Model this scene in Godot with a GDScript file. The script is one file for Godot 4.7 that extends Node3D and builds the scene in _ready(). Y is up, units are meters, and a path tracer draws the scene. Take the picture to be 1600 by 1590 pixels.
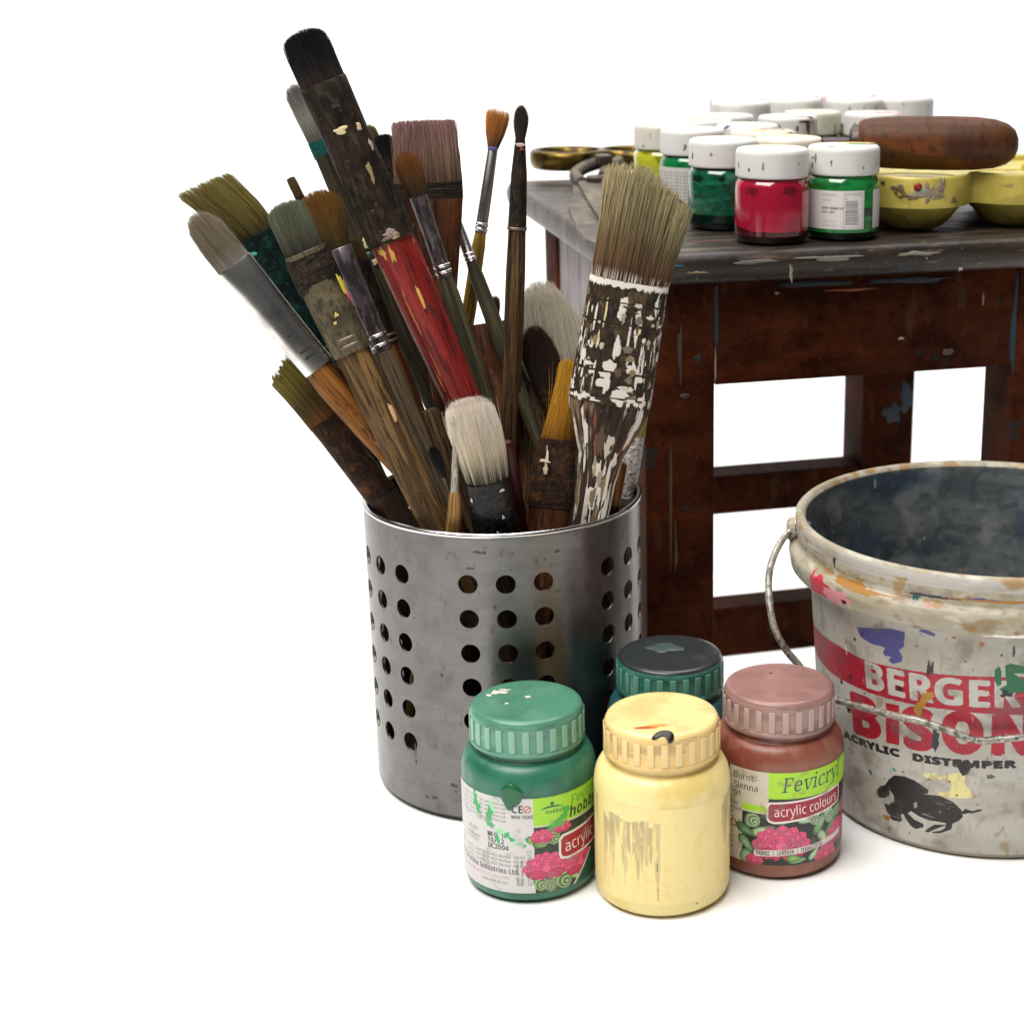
extends Node3D

const SEAT_Y := 0.2235
const STOOL_AT := Vector3(0.010656, 0.0, -0.785)
const STOOL_TURN := 16.0
const CAN_AT := Vector3(-0.08244, 0.0, -0.70905)
const CAN_H := 0.12976
const CAN_R := 0.06
const EYE := Vector3(0.0, 0.34245, 0.0)

var rng := RandomNumberGenerator.new()
var taken := {}
var mats := {}
var fonts := {}


func _ready() -> void:
	rng.seed = 11
	# ---- camera: a lens shifted sideways, looking down 17 degrees
	var cam := Camera3D.new()
	cam.name = "camera"
	cam.position = EYE
	cam.rotation = Vector3(-0.29889, 0.0, 0.0)
	cam.projection = Camera3D.PROJECTION_FRUSTUM
	cam.near = 0.05
	cam.far = 60.0
	cam.size = 2.0 * 0.05 * 795.0 / 2660.38
	cam.frustum_offset = Vector2(0.05 * (800.0 - 1082.14) / 2660.38, -0.05 * (795.0 - 786.68) / 2660.38)
	cam.keep_aspect = Camera3D.KEEP_HEIGHT
	var lens := CameraAttributesPhysical.new()   # slight blur of what lies far behind the bottles
	lens.frustum_focal_length = 50.0
	lens.frustum_focus_distance = 0.70
	lens.exposure_aperture = 14.0
	lens.frustum_near = 0.05
	lens.frustum_far = 60.0
	cam.attributes = lens
	cam.projection = Camera3D.PROJECTION_FRUSTUM
	add_child(cam)
	cam.current = true
	# ---- light: a bright white studio sweep, a big soft lamp overhead, a darker room behind the camera
	var we := WorldEnvironment.new()
	we.name = "environment"
	var env := Environment.new()
	env.background_mode = Environment.BG_COLOR
	env.background_color = Color(0.23, 0.235, 0.24)
	env.background_energy_multiplier = 1.0
	env.tonemap_mode = Environment.TONE_MAPPER_LINEAR
	env.tonemap_exposure = 1.0
	env.sdfgi_enabled = true
	env.ssao_enabled = true
	env.ssil_enabled = true
	we.environment = env
	add_child(we)
	lamp("soft_lamp", Vector3(-0.45, 1.62, -0.16), Vector3(-0.02, 0.05, -0.74), Vector2(1.3, 1.1), 5.0, Color(1.0, 0.985, 0.96))
	lamp("backdrop_lamp", Vector3(-0.3, 2.3, -1.55), Vector3(-0.3, -0.1, -2.15), Vector2(2.6, 0.7), 6.0, Color(1.0, 0.99, 0.98))
	# ---- setting
	make_materials()
	setting()
	# ---- large things first
	stool()
	perforated_can()
	bucket()
	# ---- things on the stool
	jars()
	palette()
	wooden_handled_tool()
	shears()
	# ---- paint bottles in front
	bottles()
	# ---- brushes standing in the can
	brushes()


func lamp(called: String, at: Vector3, to: Vector3, size: Vector2, energy: float, color: Color) -> void:
	var l := AreaLight3D.new()
	l.name = called
	l.area_size = size
	l.light_energy = energy
	l.light_color = color
	l.set("area_range", 8.0)
	l.set("area_attenuation", 2.0)
	l.shadow_enabled = true
	add_child(l)
	l.look_at_from_position(at, to, Vector3(0, 0, -1) if absf((to - at).normalized().y) > 0.95 else Vector3.UP)


# ------------------------------------------------------------------ naming
func numbered(called: String) -> String:
	var n: int = taken.get(called, 0)
	taken[called] = n + 1
	return called if n == 0 else "%s_%03d" % [called, n]


func tag(o: Node, label: String, category: String, group := "") -> void:
	o.set_meta("label", label)
	o.set_meta("category", category)
	if group:
		o.set_meta("group", group)


func thing(called: String, label: String, category: String, at := Vector3.ZERO, basis_ := Basis.IDENTITY, group := "") -> Node3D:
	var o := Node3D.new()
	o.name = numbered(called)
	o.transform = Transform3D(basis_, at)
	tag(o, label, category, group)
	add_child(o)
	return o


func part(called: String, mesh: Mesh, m: Material, parent: Node, at := Vector3.ZERO, basis_ := Basis.IDENTITY) -> MeshInstance3D:
	var o := MeshInstance3D.new()
	o.name = called
	o.mesh = mesh
	o.material_override = m
	o.transform = Transform3D(basis_, at)
	parent.add_child(o, true)
	# a repeat takes a three-digit number
	if o.name != called:
		var k := 1
		while parent.has_node("%s_%03d" % [called, k]):
			k += 1
		o.name = "%s_%03d" % [called, k]
	return o


func structure(called: String, mesh: Mesh, m: Material, label: String) -> void:
	var o := part(called, mesh, m, self)
	o.set_meta("kind", "structure")
	o.set_meta("label", label)


# ------------------------------------------------------------------ shapes
# A skin over rings of points; ring points run with the angle from x towards z. groups: one smoothing group per interval.
func loft(rings: Array, cap0 := true, cap1 := true, groups: Array = [], flip_u := true) -> ArrayMesh:
	var st := SurfaceTool.new()
	st.begin(Mesh.PRIMITIVE_TRIANGLES)
	var n: int = rings[0].size()
	var along := [0.0]
	for i in range(1, rings.size()):
		var d: float = (rings[i][0] - rings[i - 1][0]).length()
		d = maxf(d, (rings[i][n / 3] - rings[i - 1][n / 3]).length())
		along.append(along[-1] + d)
	var total: float = maxf(along[-1], 1e-6)
	for i in rings.size() - 1:
		st.set_smooth_group(groups[i] if groups else 0)
		var a: PackedVector3Array = rings[i]
		var b: PackedVector3Array = rings[i + 1]
		var v0: float = 1.0 - along[i] / total
		var v1: float = 1.0 - along[i + 1] / total
		for j in n:
			var k := (j + 1) % n
			var u0 := float(j) / n
			var u1 := float(j + 1) / n
			if flip_u:
				u0 = 1.0 - u0
				u1 = 1.0 - u1
			if a[j] != a[k] or b[j] != b[k]:
				if b[j] != b[k]:
					vtx(st, b[k], u1, v1)
					vtx(st, b[j], u0, v1)
					vtx(st, a[j], u0, v0)
				if a[j] != a[k]:
					vtx(st, b[k], u1, v1)
					vtx(st, a[j], u0, v0)
					vtx(st, a[k], u1, v0)
	if cap0:
		cap(st, rings[0], true)
	if cap1:
		cap(st, rings[-1], false)
	st.generate_normals()
	st.index()
	return st.commit()


func vtx(st: SurfaceTool, p: Vector3, u: float, v: float) -> void:
	st.set_uv(Vector2(u, v))
	st.add_vertex(p)


func cap(st: SurfaceTool, ring: PackedVector3Array, low: bool) -> void:
	st.set_smooth_group(30 if low else 31)
	var c := Vector3.ZERO
	for p in ring:
		c += p
	c /= ring.size()
	for j in ring.size():
		var p := ring[j]
		var q := ring[(j + 1) % ring.size()]
		if p.is_equal_approx(q):
			continue
		if low:
			vtx(st, q, 0.5, 1.0)
			vtx(st, p, 0.5, 1.0)
			vtx(st, c, 0.5, 1.0)
		else:
			vtx(st, c, 0.5, 0.0)
			vtx(st, p, 0.5, 0.0)
			vtx(st, q, 0.5, 0.0)


# profile: Vector2(radius, height) from the bottom up (and down again inside); rib: radius waves round the thing
func lathe(profile: Array, segs := 64, crease := 32.0, ribs := 0, rib_depth := 0.0, rib_from := -1.0, rib_to := -1.0) -> ArrayMesh:
	var rings := []
	var groups := []
	var g := 0
	for i in profile.size():
		var p: Vector2 = profile[i]
		var ring := PackedVector3Array()
		for j in segs:
			var t := -PI / 2 + TAU * j / segs
			var r := p.x
			if ribs and p.y > rib_from and p.y < rib_to:
				r -= rib_depth * (0.5 - 0.5 * cos(float(j) * TAU * ribs / segs))
			ring.append(Vector3(cos(t) * r, p.y, sin(t) * r))
		rings.append(ring)
		if i:
			if i > 1:
				var d0: Vector2 = profile[i - 1] - profile[i - 2]
				var d1: Vector2 = p - profile[i - 1]
				if absf(rad_to_deg(d0.angle_to(d1))) > crease:
					g += 1
			groups.append(g % 28)
	return loft(rings, false, false, groups)


# stations: [y, width, thickness, offset along x]; n: 2 round, 4 and more boxy
func sweep(stations: Array, n := 2.0, segs := 20, crease_all := false) -> ArrayMesh:
	var rings := []
	var groups := []
	for i in stations.size():
		var s: Array = stations[i]
		rings.append(superellipse(s[0], s[1] * 0.5, s[2] * 0.5, s[3] if s.size() > 3 else 0.0, n, segs))
		if i:
			groups.append(i % 28 if crease_all else 0)
	return loft(rings, true, true, groups)


func superellipse(y: float, rx: float, rz: float, off: float, n: float, segs: int) -> PackedVector3Array:
	var ring := PackedVector3Array()
	for j in segs:
		var t := -PI / 2 + TAU * j / segs
		var c := cos(t)
		var s := sin(t)
		ring.append(Vector3(signf(c) * pow(absf(c), 2.0 / n) * rx + off, y, signf(s) * pow(absf(s), 2.0 / n) * rz))
	return ring


func round_rect(hx: float, hz: float, r: float, y: float, steps := 4) -> PackedVector3Array:
	var ring := PackedVector3Array()
	var corners := [Vector2(hx - r, -hz + r), Vector2(hx - r, hz - r), Vector2(-hx + r, hz - r), Vector2(-hx + r, -hz + r)]
	for k in 4:
		for i in steps + 1:
			var t := -PI / 2 + PI / 2 * k + PI / 2 * i / steps
			ring.append(Vector3(corners[k].x + cos(t) * r, y, corners[k].y + sin(t) * r))
	return ring


# a bar with softened edges, centred on its own middle
func bar(size: Vector3, bevel := 0.0009) -> ArrayMesh:
	var h := size / 2
	var b := bevel
	var rings := []
	for p in [[b, -h.y], [0.25 * b, -h.y + 0.25 * b], [0.0, -h.y + b], [0.0, h.y - b], [0.25 * b, h.y - 0.25 * b], [b, h.y]]:
		rings.append(round_rect(h.x - p[0], h.z - p[0], maxf(b * 1.3 - p[0], 0.0002), p[1], 3))
	return loft(rings)


func tube(points: Array, r: float, segs := 12, closed := false, flat := 1.0) -> ArrayMesh:
	var rings := []
	var n := points.size()
	var up := Vector3(0.13, 1.0, 0.07).normalized()
	for i in n:
		var a: Vector3 = points[(i - 1 + n) % n if closed else maxi(i - 1, 0)]
		var b: Vector3 = points[(i + 1) % n if closed else mini(i + 1, n - 1)]
		var t := (b - a).normalized()
		var x := up.cross(t).normalized()
		var z := x.cross(t)   # x, t, z: the ring turns from x towards z round t
		up = t.cross(x) if t.cross(x).dot(up) > 0 else -t.cross(x)
		var ring := PackedVector3Array()
		for j in segs:
			var q := TAU * j / segs
			ring.append(points[i] + x * cos(q) * r + z * sin(q) * r * flat)
		rings.append(ring)
	if closed:
		rings.append(rings[0])
	return loft(rings, not closed, not closed)


func smooth_path(points: Array, step := 0.003) -> Array:
	var c := Curve3D.new()
	c.bake_interval = step
	for i in points.size():
		var a: Vector3 = points[maxi(i - 1, 0)]
		var b: Vector3 = points[mini(i + 1, points.size() - 1)]
		var t := (b - a) / 6.0
		c.add_point(points[i], -t, t)
	return Array(c.get_baked_points())


# a plate cut along an outline in the x-z plane, from y0 up to y1
func plate(outline: PackedVector2Array, y0: float, y1: float) -> ArrayMesh:
	var o := outline
	var area := 0.0
	for i in o.size():
		area += o[i].cross(o[(i + 1) % o.size()])
	if area < 0:
		o = outline.duplicate()
		o.reverse()
	var st := SurfaceTool.new()
	st.begin(Mesh.PRIMITIVE_TRIANGLES)
	st.set_smooth_group(-1)
	var tri := Geometry2D.triangulate_polygon(o)
	for i in range(0, tri.size(), 3):
		var p := [o[tri[i]], o[tri[i + 1]], o[tri[i + 2]]]
		if (p[1] - p[0]).cross(p[2] - p[0]) < 0:
			p.reverse()
		for q in p:   # seen from above with z down the page, x to z is clockwise
			vtx(st, Vector3(q.x, y1, q.y), q.x * 10, q.y * 10)
		p.reverse()
		for q in p:
			vtx(st, Vector3(q.x, y0, q.y), q.x * 10, q.y * 10)
	for i in o.size():
		var a := o[i]
		var b := o[(i + 1) % o.size()]
		for q in [Vector3(b.x, y1, b.y), Vector3(a.x, y1, a.y), Vector3(a.x, y0, a.y), Vector3(b.x, y1, b.y), Vector3(a.x, y0, a.y), Vector3(b.x, y0, b.y)]:
			vtx(st, q, q.x * 10, q.y * 10)
	st.generate_normals()
	return st.commit()


# a lens of dried paint: a thin lump with an uneven outline, lying in the x-z plane
func blob_mesh(rx: float, rz: float, h: float, sd: int, rough := 0.25) -> ArrayMesh:
	var f := FastNoiseLite.new()
	f.seed = sd
	f.frequency = 0.9
	f.fractal_type = FastNoiseLite.FRACTAL_NONE
	var rings := []
	for k in [[1.0, 0.0], [0.97, 0.35], [0.8, 0.75], [0.5, 0.95], [0.02, 1.0]]:
		var ring := PackedVector3Array()
		for j in 28:
			var t := TAU * j / 28
			var q: float = 1.0 + rough * 1.1 * f.get_noise_2d(cos(t) * 0.75, sin(t) * 0.75) + rough * 0.3 * f.get_noise_2d(cos(t) * 2.0 + 9.0, sin(t) * 2.0)
			ring.append(Vector3(cos(t) * rx * q * k[0], h * k[1], sin(t) * rz * q * k[0]))
		rings.append(ring)
	return loft(rings, true, true)


# a thick lump of dried paint with a drawn outline (millimetres in the x-z plane)
func lump(outline: Array, h: float) -> ArrayMesh:
	var c := Curve2D.new()
	c.bake_interval = 0.25
	var n := outline.size()
	for i in n + 1:
		var t: Vector2 = (outline[(i + 1) % n] - outline[(i - 1 + n) % n]) / 6.0
		c.add_point(outline[i % n], -t, t)
	var pts := c.get_baked_points()
	var mid := Vector2.ZERO
	for p in pts:
		mid += p / pts.size()
	var rings := []
	for k in [[1.0, 0.0], [0.97, 0.4], [0.86, 0.8], [0.6, 1.0], [0.05, 0.95]]:
		var ring := PackedVector3Array()
		for p in pts:
			var q: Vector2 = mid + (p - mid) * k[0]
			ring.append(Vector3(q.x * 0.001, h * k[1], q.y * 0.001))
		rings.append(ring)
	return loft(rings)


# ------------------------------------------------------------------ painting textures
func canvas(w: int, h: int, c: Color) -> Image:
	var im := Image.create(w, h, false, Image.FORMAT_RGB8)
	im.fill(c)
	return im


func fill_poly(im: Image, pts: PackedVector2Array, c: Color) -> void:
	var lo := INF
	var hi := -INF
	for p in pts:
		lo = minf(lo, p.y)
		hi = maxf(hi, p.y)
	for y in range(maxi(int(lo), 0), mini(int(hi) + 1, im.get_height())):
		var yc := y + 0.5
		var xs := []
		for i in pts.size():
			var a := pts[i]
			var b := pts[(i + 1) % pts.size()]
			if (a.y <= yc) != (b.y <= yc):
				xs.append(a.x + (yc - a.y) / (b.y - a.y) * (b.x - a.x))
		xs.sort()
		for i in range(0, xs.size() - 1, 2):
			var x0 := int(round(xs[i]))
			var x1 := int(round(xs[i + 1]))
			if x1 > x0:
				im.fill_rect(Rect2i(x0, y, x1 - x0, 1), c)


func poly(im: Image, xy: Array, c: Color) -> void:
	var p := PackedVector2Array()
	for i in range(0, xy.size(), 2):
		p.append(Vector2(xy[i], xy[i + 1]))
	fill_poly(im, p, c)


func splat(im: Image, x: float, y: float, rx: float, ry: float, c: Color, sd: int, rough := 0.35, turn := 0.0) -> void:
	var f := FastNoiseLite.new()
	f.seed = sd
	f.frequency = 1.0
	f.fractal_type = FastNoiseLite.FRACTAL_NONE
	var p := PackedVector2Array()
	for j in 40:
		var t := TAU * j / 40
		var q := 1.0 + 1.2 * rough * f.get_noise_2d(cos(t) * 0.8, sin(t) * 0.8) + 0.5 * rough * f.get_noise_2d(cos(t) * 2.2 + 9.0, sin(t) * 2.2)
		p.append(Vector2(x, y) + Vector2(cos(t) * rx * q, sin(t) * ry * q).rotated(turn))
	fill_poly(im, p, c)


func font(kind: String) -> Font:
	if not fonts.has(kind):
		var f := SystemFont.new()
		f.font_names = PackedStringArray(["Droid Serif" if "serif" in kind else "Droid Sans Mono" if "mono" in kind else "Droid Sans"])
		f.font_weight = 700 if "bold" in kind else 400
		fonts[kind] = f
	return fonts[kind]


# lettering cut from the outlines of a font: left end of the base line at (x, y), size in pixels
func write(im: Image, s: String, kind: String, x: float, y: float, size: float, c: Color, stretch := 1.0, slant := 0.0, turn := 0.0, fat := 0.0) -> float:
	var tm := TextMesh.new()
	tm.font = font(kind)
	tm.font_size = 64
	tm.pixel_size = 1.0 / 64
	tm.depth = 0.01
	tm.text = s
	tm.horizontal_alignment = HORIZONTAL_ALIGNMENT_LEFT
	tm.vertical_alignment = VERTICAL_ALIGNMENT_BOTTOM
	tm.curve_step = 1.0
	var arr := tm.get_mesh_arrays()
	if arr.is_empty():
		return x
	var v: PackedVector3Array = arr[Mesh.ARRAY_VERTEX]
	var nn: PackedVector3Array = arr[Mesh.ARRAY_NORMAL]
	var ix: PackedInt32Array = arr[Mesh.ARRAY_INDEX] if arr[Mesh.ARRAY_INDEX] != null else PackedInt32Array(range(v.size()))
	var least := INF
	var most := -INF
	var base := INF
	for p in v:
		least = minf(least, p.x)
		most = maxf(most, p.x)
	# the base line: a flat-bottomed capital set in the same way
	base = base_line(kind)
	var steps := [Vector2.ZERO] if fat <= 0 else [Vector2(-fat, 0), Vector2(fat, 0), Vector2(0, -fat), Vector2(0, fat), Vector2.ZERO]
	for o in steps:
		for i in range(0, ix.size(), 3):
			if nn[ix[i]].z < 0.9:
				continue
			var t := PackedVector2Array()
			for k in 3:
				var p := v[ix[i + k]]
				var q := Vector2((p.x - least) * size * stretch + (p.y - base) * size * slant, -(p.y - base) * size)
				t.append(Vector2(x, y) + q.rotated(turn) + o)
			fill_poly(im, t, c)
	return x + (most - least) * size * stretch


func base_line(kind: String) -> float:
	var key := "base " + kind
	if not fonts.has(key):
		var tm := TextMesh.new()
		tm.font = font(kind)
		tm.font_size = 64
		tm.pixel_size = 1.0 / 64
		tm.depth = 0.01
		tm.text = "E"
		tm.vertical_alignment = VERTICAL_ALIGNMENT_BOTTOM
		var low := INF
		for p in tm.get_mesh_arrays()[Mesh.ARRAY_VERTEX]:
			low = minf(low, p.y)
		fonts[key] = low
	return fonts[key]


# layers: [colour with its strength as alpha, frequency, threshold, softness, stretch x, stretch y]
func grime(im: Image, layers: Array, sd := 1) -> Image:
	var w := im.get_width()
	var h := im.get_height()
	var d := im.get_data()
	for n in layers.size():
		var l: Array = layers[n]
		var f := FastNoiseLite.new()
		f.seed = sd * 31 + n * 7
		f.frequency = l[1]
		f.fractal_octaves = 4
		var ni := f.get_seamless_image(maxi(int(w / l[4]), 8), maxi(int(h / l[5]), 8))
		ni.convert(Image.FORMAT_L8)
		ni.resize(w, h, Image.INTERPOLATE_CUBIC)
		var nd := ni.get_data()
		var lut := PackedInt32Array()
		for i in 256:
			lut.append(int(256.0 * l[0].a * smoothstep(l[2], l[2] + l[3], i / 255.0)))
		var r := int(l[0].r * 255)
		var g := int(l[0].g * 255)
		var b := int(l[0].b * 255)
		for i in w * h:
			var a := lut[nd[i]]
			if a:
				var k := i * 3
				d[k] += (r - d[k]) * a >> 8
				d[k + 1] += (g - d[k + 1]) * a >> 8
				d[k + 2] += (b - d[k + 2]) * a >> 8
	return Image.create_from_data(w, h, false, Image.FORMAT_RGB8, d)


func tex(im: Image) -> ImageTexture:
	return ImageTexture.create_from_image(im)


func hexc(s: String, a := 1.0) -> Color:
	var c := Color.html(s)
	c.a = a
	return c


func mat(color: Color, rough := 0.6, metal := 0.0, texture: Image = null, bump := 0.0, spec := 0.5) -> StandardMaterial3D:
	var m := StandardMaterial3D.new()
	m.albedo_color = color
	m.roughness = rough
	m.metallic = metal
	m.metallic_specular = spec
	if texture:
		m.albedo_color = Color.WHITE
		m.albedo_texture = tex(texture)
	if bump > 0:
		m.heightmap_enabled = true
		m.heightmap_texture = mats["bump_texture"]
		m.heightmap_scale = bump
	return m


func tri(m: StandardMaterial3D, scale: Vector3, world := false) -> StandardMaterial3D:
	m.uv1_triplanar = true
	m.uv1_world_triplanar = world
	m.uv1_triplanar_sharpness = 4.0
	m.uv1_scale = scale
	return m


# ------------------------------------------------------------------ materials
func grunge(base: String, layers: Array, sd: int, w := 256, h := 256) -> Image:
	return grime(canvas(w, h, Color.html(base)), layers, sd)


func make_materials() -> void:
	var bn := FastNoiseLite.new()
	bn.seed = 5
	bn.frequency = 0.03
	bn.fractal_octaves = 5
	var bi := bn.get_seamless_image(256, 256)
	bi.convert(Image.FORMAT_L8)
	mats["bump_texture"] = tex(bi)
	# handles and ferrules of the brushes: [base, layers, roughness, metal, bump]
	var soot := hexc("0d0b0a")
	var recipes := {
		"dark_ferrule": ["33291f", [[hexc("1c1612", 0.8), 0.012, 0.4, 0.35, 1, 2], [hexc("564a3c", 0.5), 0.02, 0.6, 0.25, 1, 2], [hexc("8a7b64", 0.6), 0.04, 0.84, 0.06, 1, 1]], 0.55, 0.25, 0.03],
		"teal_ferrule": ["0e5a55", [[hexc("0a2f33", 0.7), 0.03, 0.5, 0.2, 1, 1]], 0.4, 0.1, 0.0],
		"dark_teal_ferrule": ["0e302d", [[hexc("08191a", 0.85), 0.02, 0.45, 0.2, 1, 2], [hexc("3d7d77", 0.6), 0.04, 0.7, 0.1, 1, 1]], 0.42, 0.1, 0.02],
		"silver_ferrule": ["cbc9c6", [[hexc("8d8884", 0.5), 0.012, 0.5, 0.35, 1, 3], [hexc("6a5c5c", 0.5), 0.04, 0.84, 0.06, 1, 2]], 0.27, 1.0, 0.0],
		"purple_silver_ferrule": ["6a6064", [[hexc("332a2e", 0.7), 0.02, 0.45, 0.2, 1, 4], [hexc("b5adb0", 0.4), 0.03, 0.66, 0.1, 1, 4]], 0.34, 0.65, 0.0],
		"grey_ferrule": ["a9a79c", [[hexc("5c5a50", 0.6), 0.03, 0.5, 0.2, 1, 3]], 0.35, 0.8, 0.0],
		"tan_ferrule": ["665c44", [[hexc("3b3426", 0.6), 0.012, 0.48, 0.35, 1, 2], [hexc("857a5c", 0.5), 0.016, 0.58, 0.25, 1, 2]], 0.5, 0.35, 0.02],
		"black_ferrule": ["151316", [[hexc("2c282b", 0.8), 0.03, 0.5, 0.2, 1, 2], [hexc("b9b4ae", 0.9), 0.08, 0.83, 0.03, 1, 1]], 0.3, 0.0, 0.03],
		"brown_ferrule": ["40291a", [[hexc("21150d", 0.8), 0.012, 0.42, 0.3, 1, 2], [hexc("7a4c20", 0.6), 0.016, 0.58, 0.25, 1, 2]], 0.6, 0.1, 0.04],
		"red_handle": ["8a231f", [[hexc("5c0f10", 0.7), 0.02, 0.52, 0.2, 1, 4], [hexc("b03430", 0.6), 0.02, 0.58, 0.15, 1, 3], [hexc("c99a4a", 0.9), 0.05, 0.82, 0.02, 1, 7], [hexc("28100d", 0.9), 0.07, 0.83, 0.03, 1, 3]], 0.38, 0.0, 0.02],
		"dark_green_handle": ["26352b", [[hexc("12160f", 0.8), 0.02, 0.5, 0.2, 1, 4], [hexc("4e5440", 0.6), 0.03, 0.6, 0.15, 1, 4], [hexc("8e8a62", 0.9), 0.06, 0.78, 0.03, 1, 2]], 0.5, 0.0, 0.02],
		"dark_teal_handle": ["143a34", [[hexc("0b1d1b", 0.8), 0.02, 0.48, 0.2, 1, 4], [hexc("2e6158", 0.5), 0.03, 0.62, 0.12, 1, 4]], 0.45, 0.0, 0.02],
		"orange_wood": ["83511f", [[hexc("4f2e12", 0.8), 0.02, 0.46, 0.2, 1, 6], [hexc("b07a3c", 0.6), 0.03, 0.58, 0.15, 1, 6], [hexc("2a1b10", 0.9), 0.05, 0.74, 0.05, 1, 2]], 0.55, 0.0, 0.02],
		"tan_handle": ["6f5536", [[hexc("463522", 0.7), 0.02, 0.46, 0.2, 1, 5], [hexc("a3804f", 0.6), 0.03, 0.6, 0.12, 1, 6], [hexc("392a1c", 0.8), 0.05, 0.7, 0.06, 1, 2]], 0.6, 0.0, 0.02],
		"grey_wood": ["675845", [[hexc("3b3126", 0.7), 0.02, 0.46, 0.2, 1, 6], [hexc("8d7b60", 0.6), 0.03, 0.6, 0.12, 1, 6]], 0.6, 0.0, 0.02],
		"grey_olive_handle": ["5a5642", [[hexc("312d22", 0.7), 0.02, 0.46, 0.2, 1, 6], [hexc("7d785e", 0.6), 0.03, 0.6, 0.12, 1, 6]], 0.5, 0.0, 0.02],
		"dark_olive_handle": ["3e3826", [[hexc("1f1a12", 0.7), 0.02, 0.46, 0.2, 1, 6], [hexc("5f573c", 0.6), 0.03, 0.6, 0.12, 1, 6]], 0.5, 0.0, 0.02],
		"brown_handle": ["3e3027", [[hexc("1d1612", 0.8), 0.014, 0.44, 0.3, 1, 4], [hexc("5c4c42", 0.6), 0.02, 0.56, 0.25, 1, 4], [hexc("6b3a22", 0.5), 0.04, 0.62, 0.1, 1, 3]], 0.6, 0.0, 0.03],
		"brown_wood": ["5d452b", [[hexc("33251a", 0.8), 0.02, 0.46, 0.2, 1, 7], [hexc("8a6b45", 0.6), 0.03, 0.6, 0.12, 1, 7], [hexc("1a130e", 0.8), 0.05, 0.7, 0.06, 1, 3]], 0.65, 0.0, 0.03],
		"red_brown_wood": ["5a331c", [[hexc("2c1710", 0.8), 0.02, 0.46, 0.2, 1, 5], [hexc("7e4d26", 0.6), 0.03, 0.6, 0.12, 1, 5], [hexc("8a6770", 0.5), 0.04, 0.72, 0.06, 1, 2]], 0.6, 0.0, 0.03],
		"mustard_handle": ["a8842f", [[hexc("6c5420", 0.7), 0.02, 0.5, 0.2, 1, 5], [hexc("c7a955", 0.5), 0.03, 0.6, 0.12, 1, 5]], 0.45, 0.0, 0.01],
		"pale_wood": ["b98d52", [[hexc("8a6232", 0.6), 0.02, 0.5, 0.2, 1, 7], [hexc("d3ad74", 0.5), 0.03, 0.6, 0.12, 1, 7]], 0.5, 0.0, 0.01],
		"dark_red_handle": ["4a1114", [[hexc("220a0b", 0.7), 0.02, 0.5, 0.2, 1, 4]], 0.4, 0.0, 0.01],
		"white_painted_ferrule": ["33271d", [[hexc("1f1712", 0.8), 0.02, 0.42, 0.3, 1, 2], [hexc("5d4f33", 0.6), 0.02, 0.6, 0.2, 1, 3]], 0.5, 0.0, 0.05],
		"white_painted_handle": ["3a2c25", [[hexc("221915", 0.8), 0.02, 0.45, 0.3, 1, 3], [hexc("8d7a5a", 0.7), 0.012, 0.6, 0.1, 1, 4], [hexc("1f1712", 0.6), 0.02, 0.6, 0.2, 1, 3]], 0.6, 0.0, 0.05],
		"white_painted_stick": ["c9c1bb", [[hexc("8f857f", 0.7), 0.03, 0.5, 0.15, 1, 1], [hexc("4b423a", 0.8), 0.05, 0.68, 0.05, 2, 1], [hexc("efeae6", 0.7), 0.03, 0.6, 0.1, 1, 1]], 0.5, 0.0, 0.05],
	}
	var sd := 20
	for key in recipes:
		var r: Array = recipes[key]
		sd += 1
		# every worn surface also has fine grain along it, specks and scratches
		var base := Color.html(r[0])
		var fine := [[Color(base.darkened(0.6), 0.55), 0.10, 0.52, 0.25, 1, 7], [Color(base.lightened(0.25), 0.35), 0.12, 0.58, 0.2, 1, 9], [Color(base.darkened(0.75), 0.7), 0.11, 0.80, 0.06, 1, 1], [Color(base.lightened(0.4), 0.5), 0.13, 0.86, 0.04, 1, 2]]
		if r[3] > 0.5:
			fine = [[Color(base.darkened(0.25), 0.4), 0.04, 0.5, 0.3, 1, 20]]
		elif key == "white_painted_stick":
			fine = []
		var im := grunge(r[0], r[1] + fine, sd, 256, 448)
		if key == "white_painted_ferrule":
			paint_ferrule(im)
		elif key == "white_painted_handle":
			paint_shoulder(im)
		mats[key] = mat(Color.WHITE, r[2] + (0.1 if r[3] < 0.3 else 0.0), r[3], im, r[4], 0.5 if r[3] > 0.3 else 0.28)
		if key in ["white_painted_ferrule", "white_painted_handle"]:   # the paint stands proud of the metal
			var relief: Image = im.duplicate()
			relief.convert(Image.FORMAT_L8)
			mats[key].heightmap_texture = tex(relief)
			mats[key].heightmap_scale = 0.045
		if not "white" in key and not "silver" in key:
			mats[key].albedo_color = Color(0.86, 0.85, 0.84)   # years of handling
		if key in ["red_handle", "dark_teal_handle", "mustard_handle", "dark_red_handle", "black_ferrule"]:
			mats[key].clearcoat_enabled = true
			mats[key].clearcoat = 0.18
			mats[key].clearcoat_roughness = 0.25
	for m in ["white_painted_ferrule", "white_painted_handle"]:
		mats[m].uv1_scale = Vector3(2, 1, 1)
		mats[m].uv1_offset = Vector3(0.1, 0, 0)
	mats["hair"] = mat(Color.WHITE, 0.55, 0.0, null, 0.0, 0.35)
	mats["hair"].vertex_color_use_as_albedo = true
	mats["white_plastic"] = mat(Color.html("dcdad6"), 0.42)
	mats["seam"] = mat(Color.html("1a1614"), 0.7)
	mats["bright_crimp"] = mat(Color.html("d8d2d2"), 0.22, 1.0)
	mats["dull_crimp"] = mat(Color.html("6a5b4c"), 0.4, 0.6)


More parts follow.
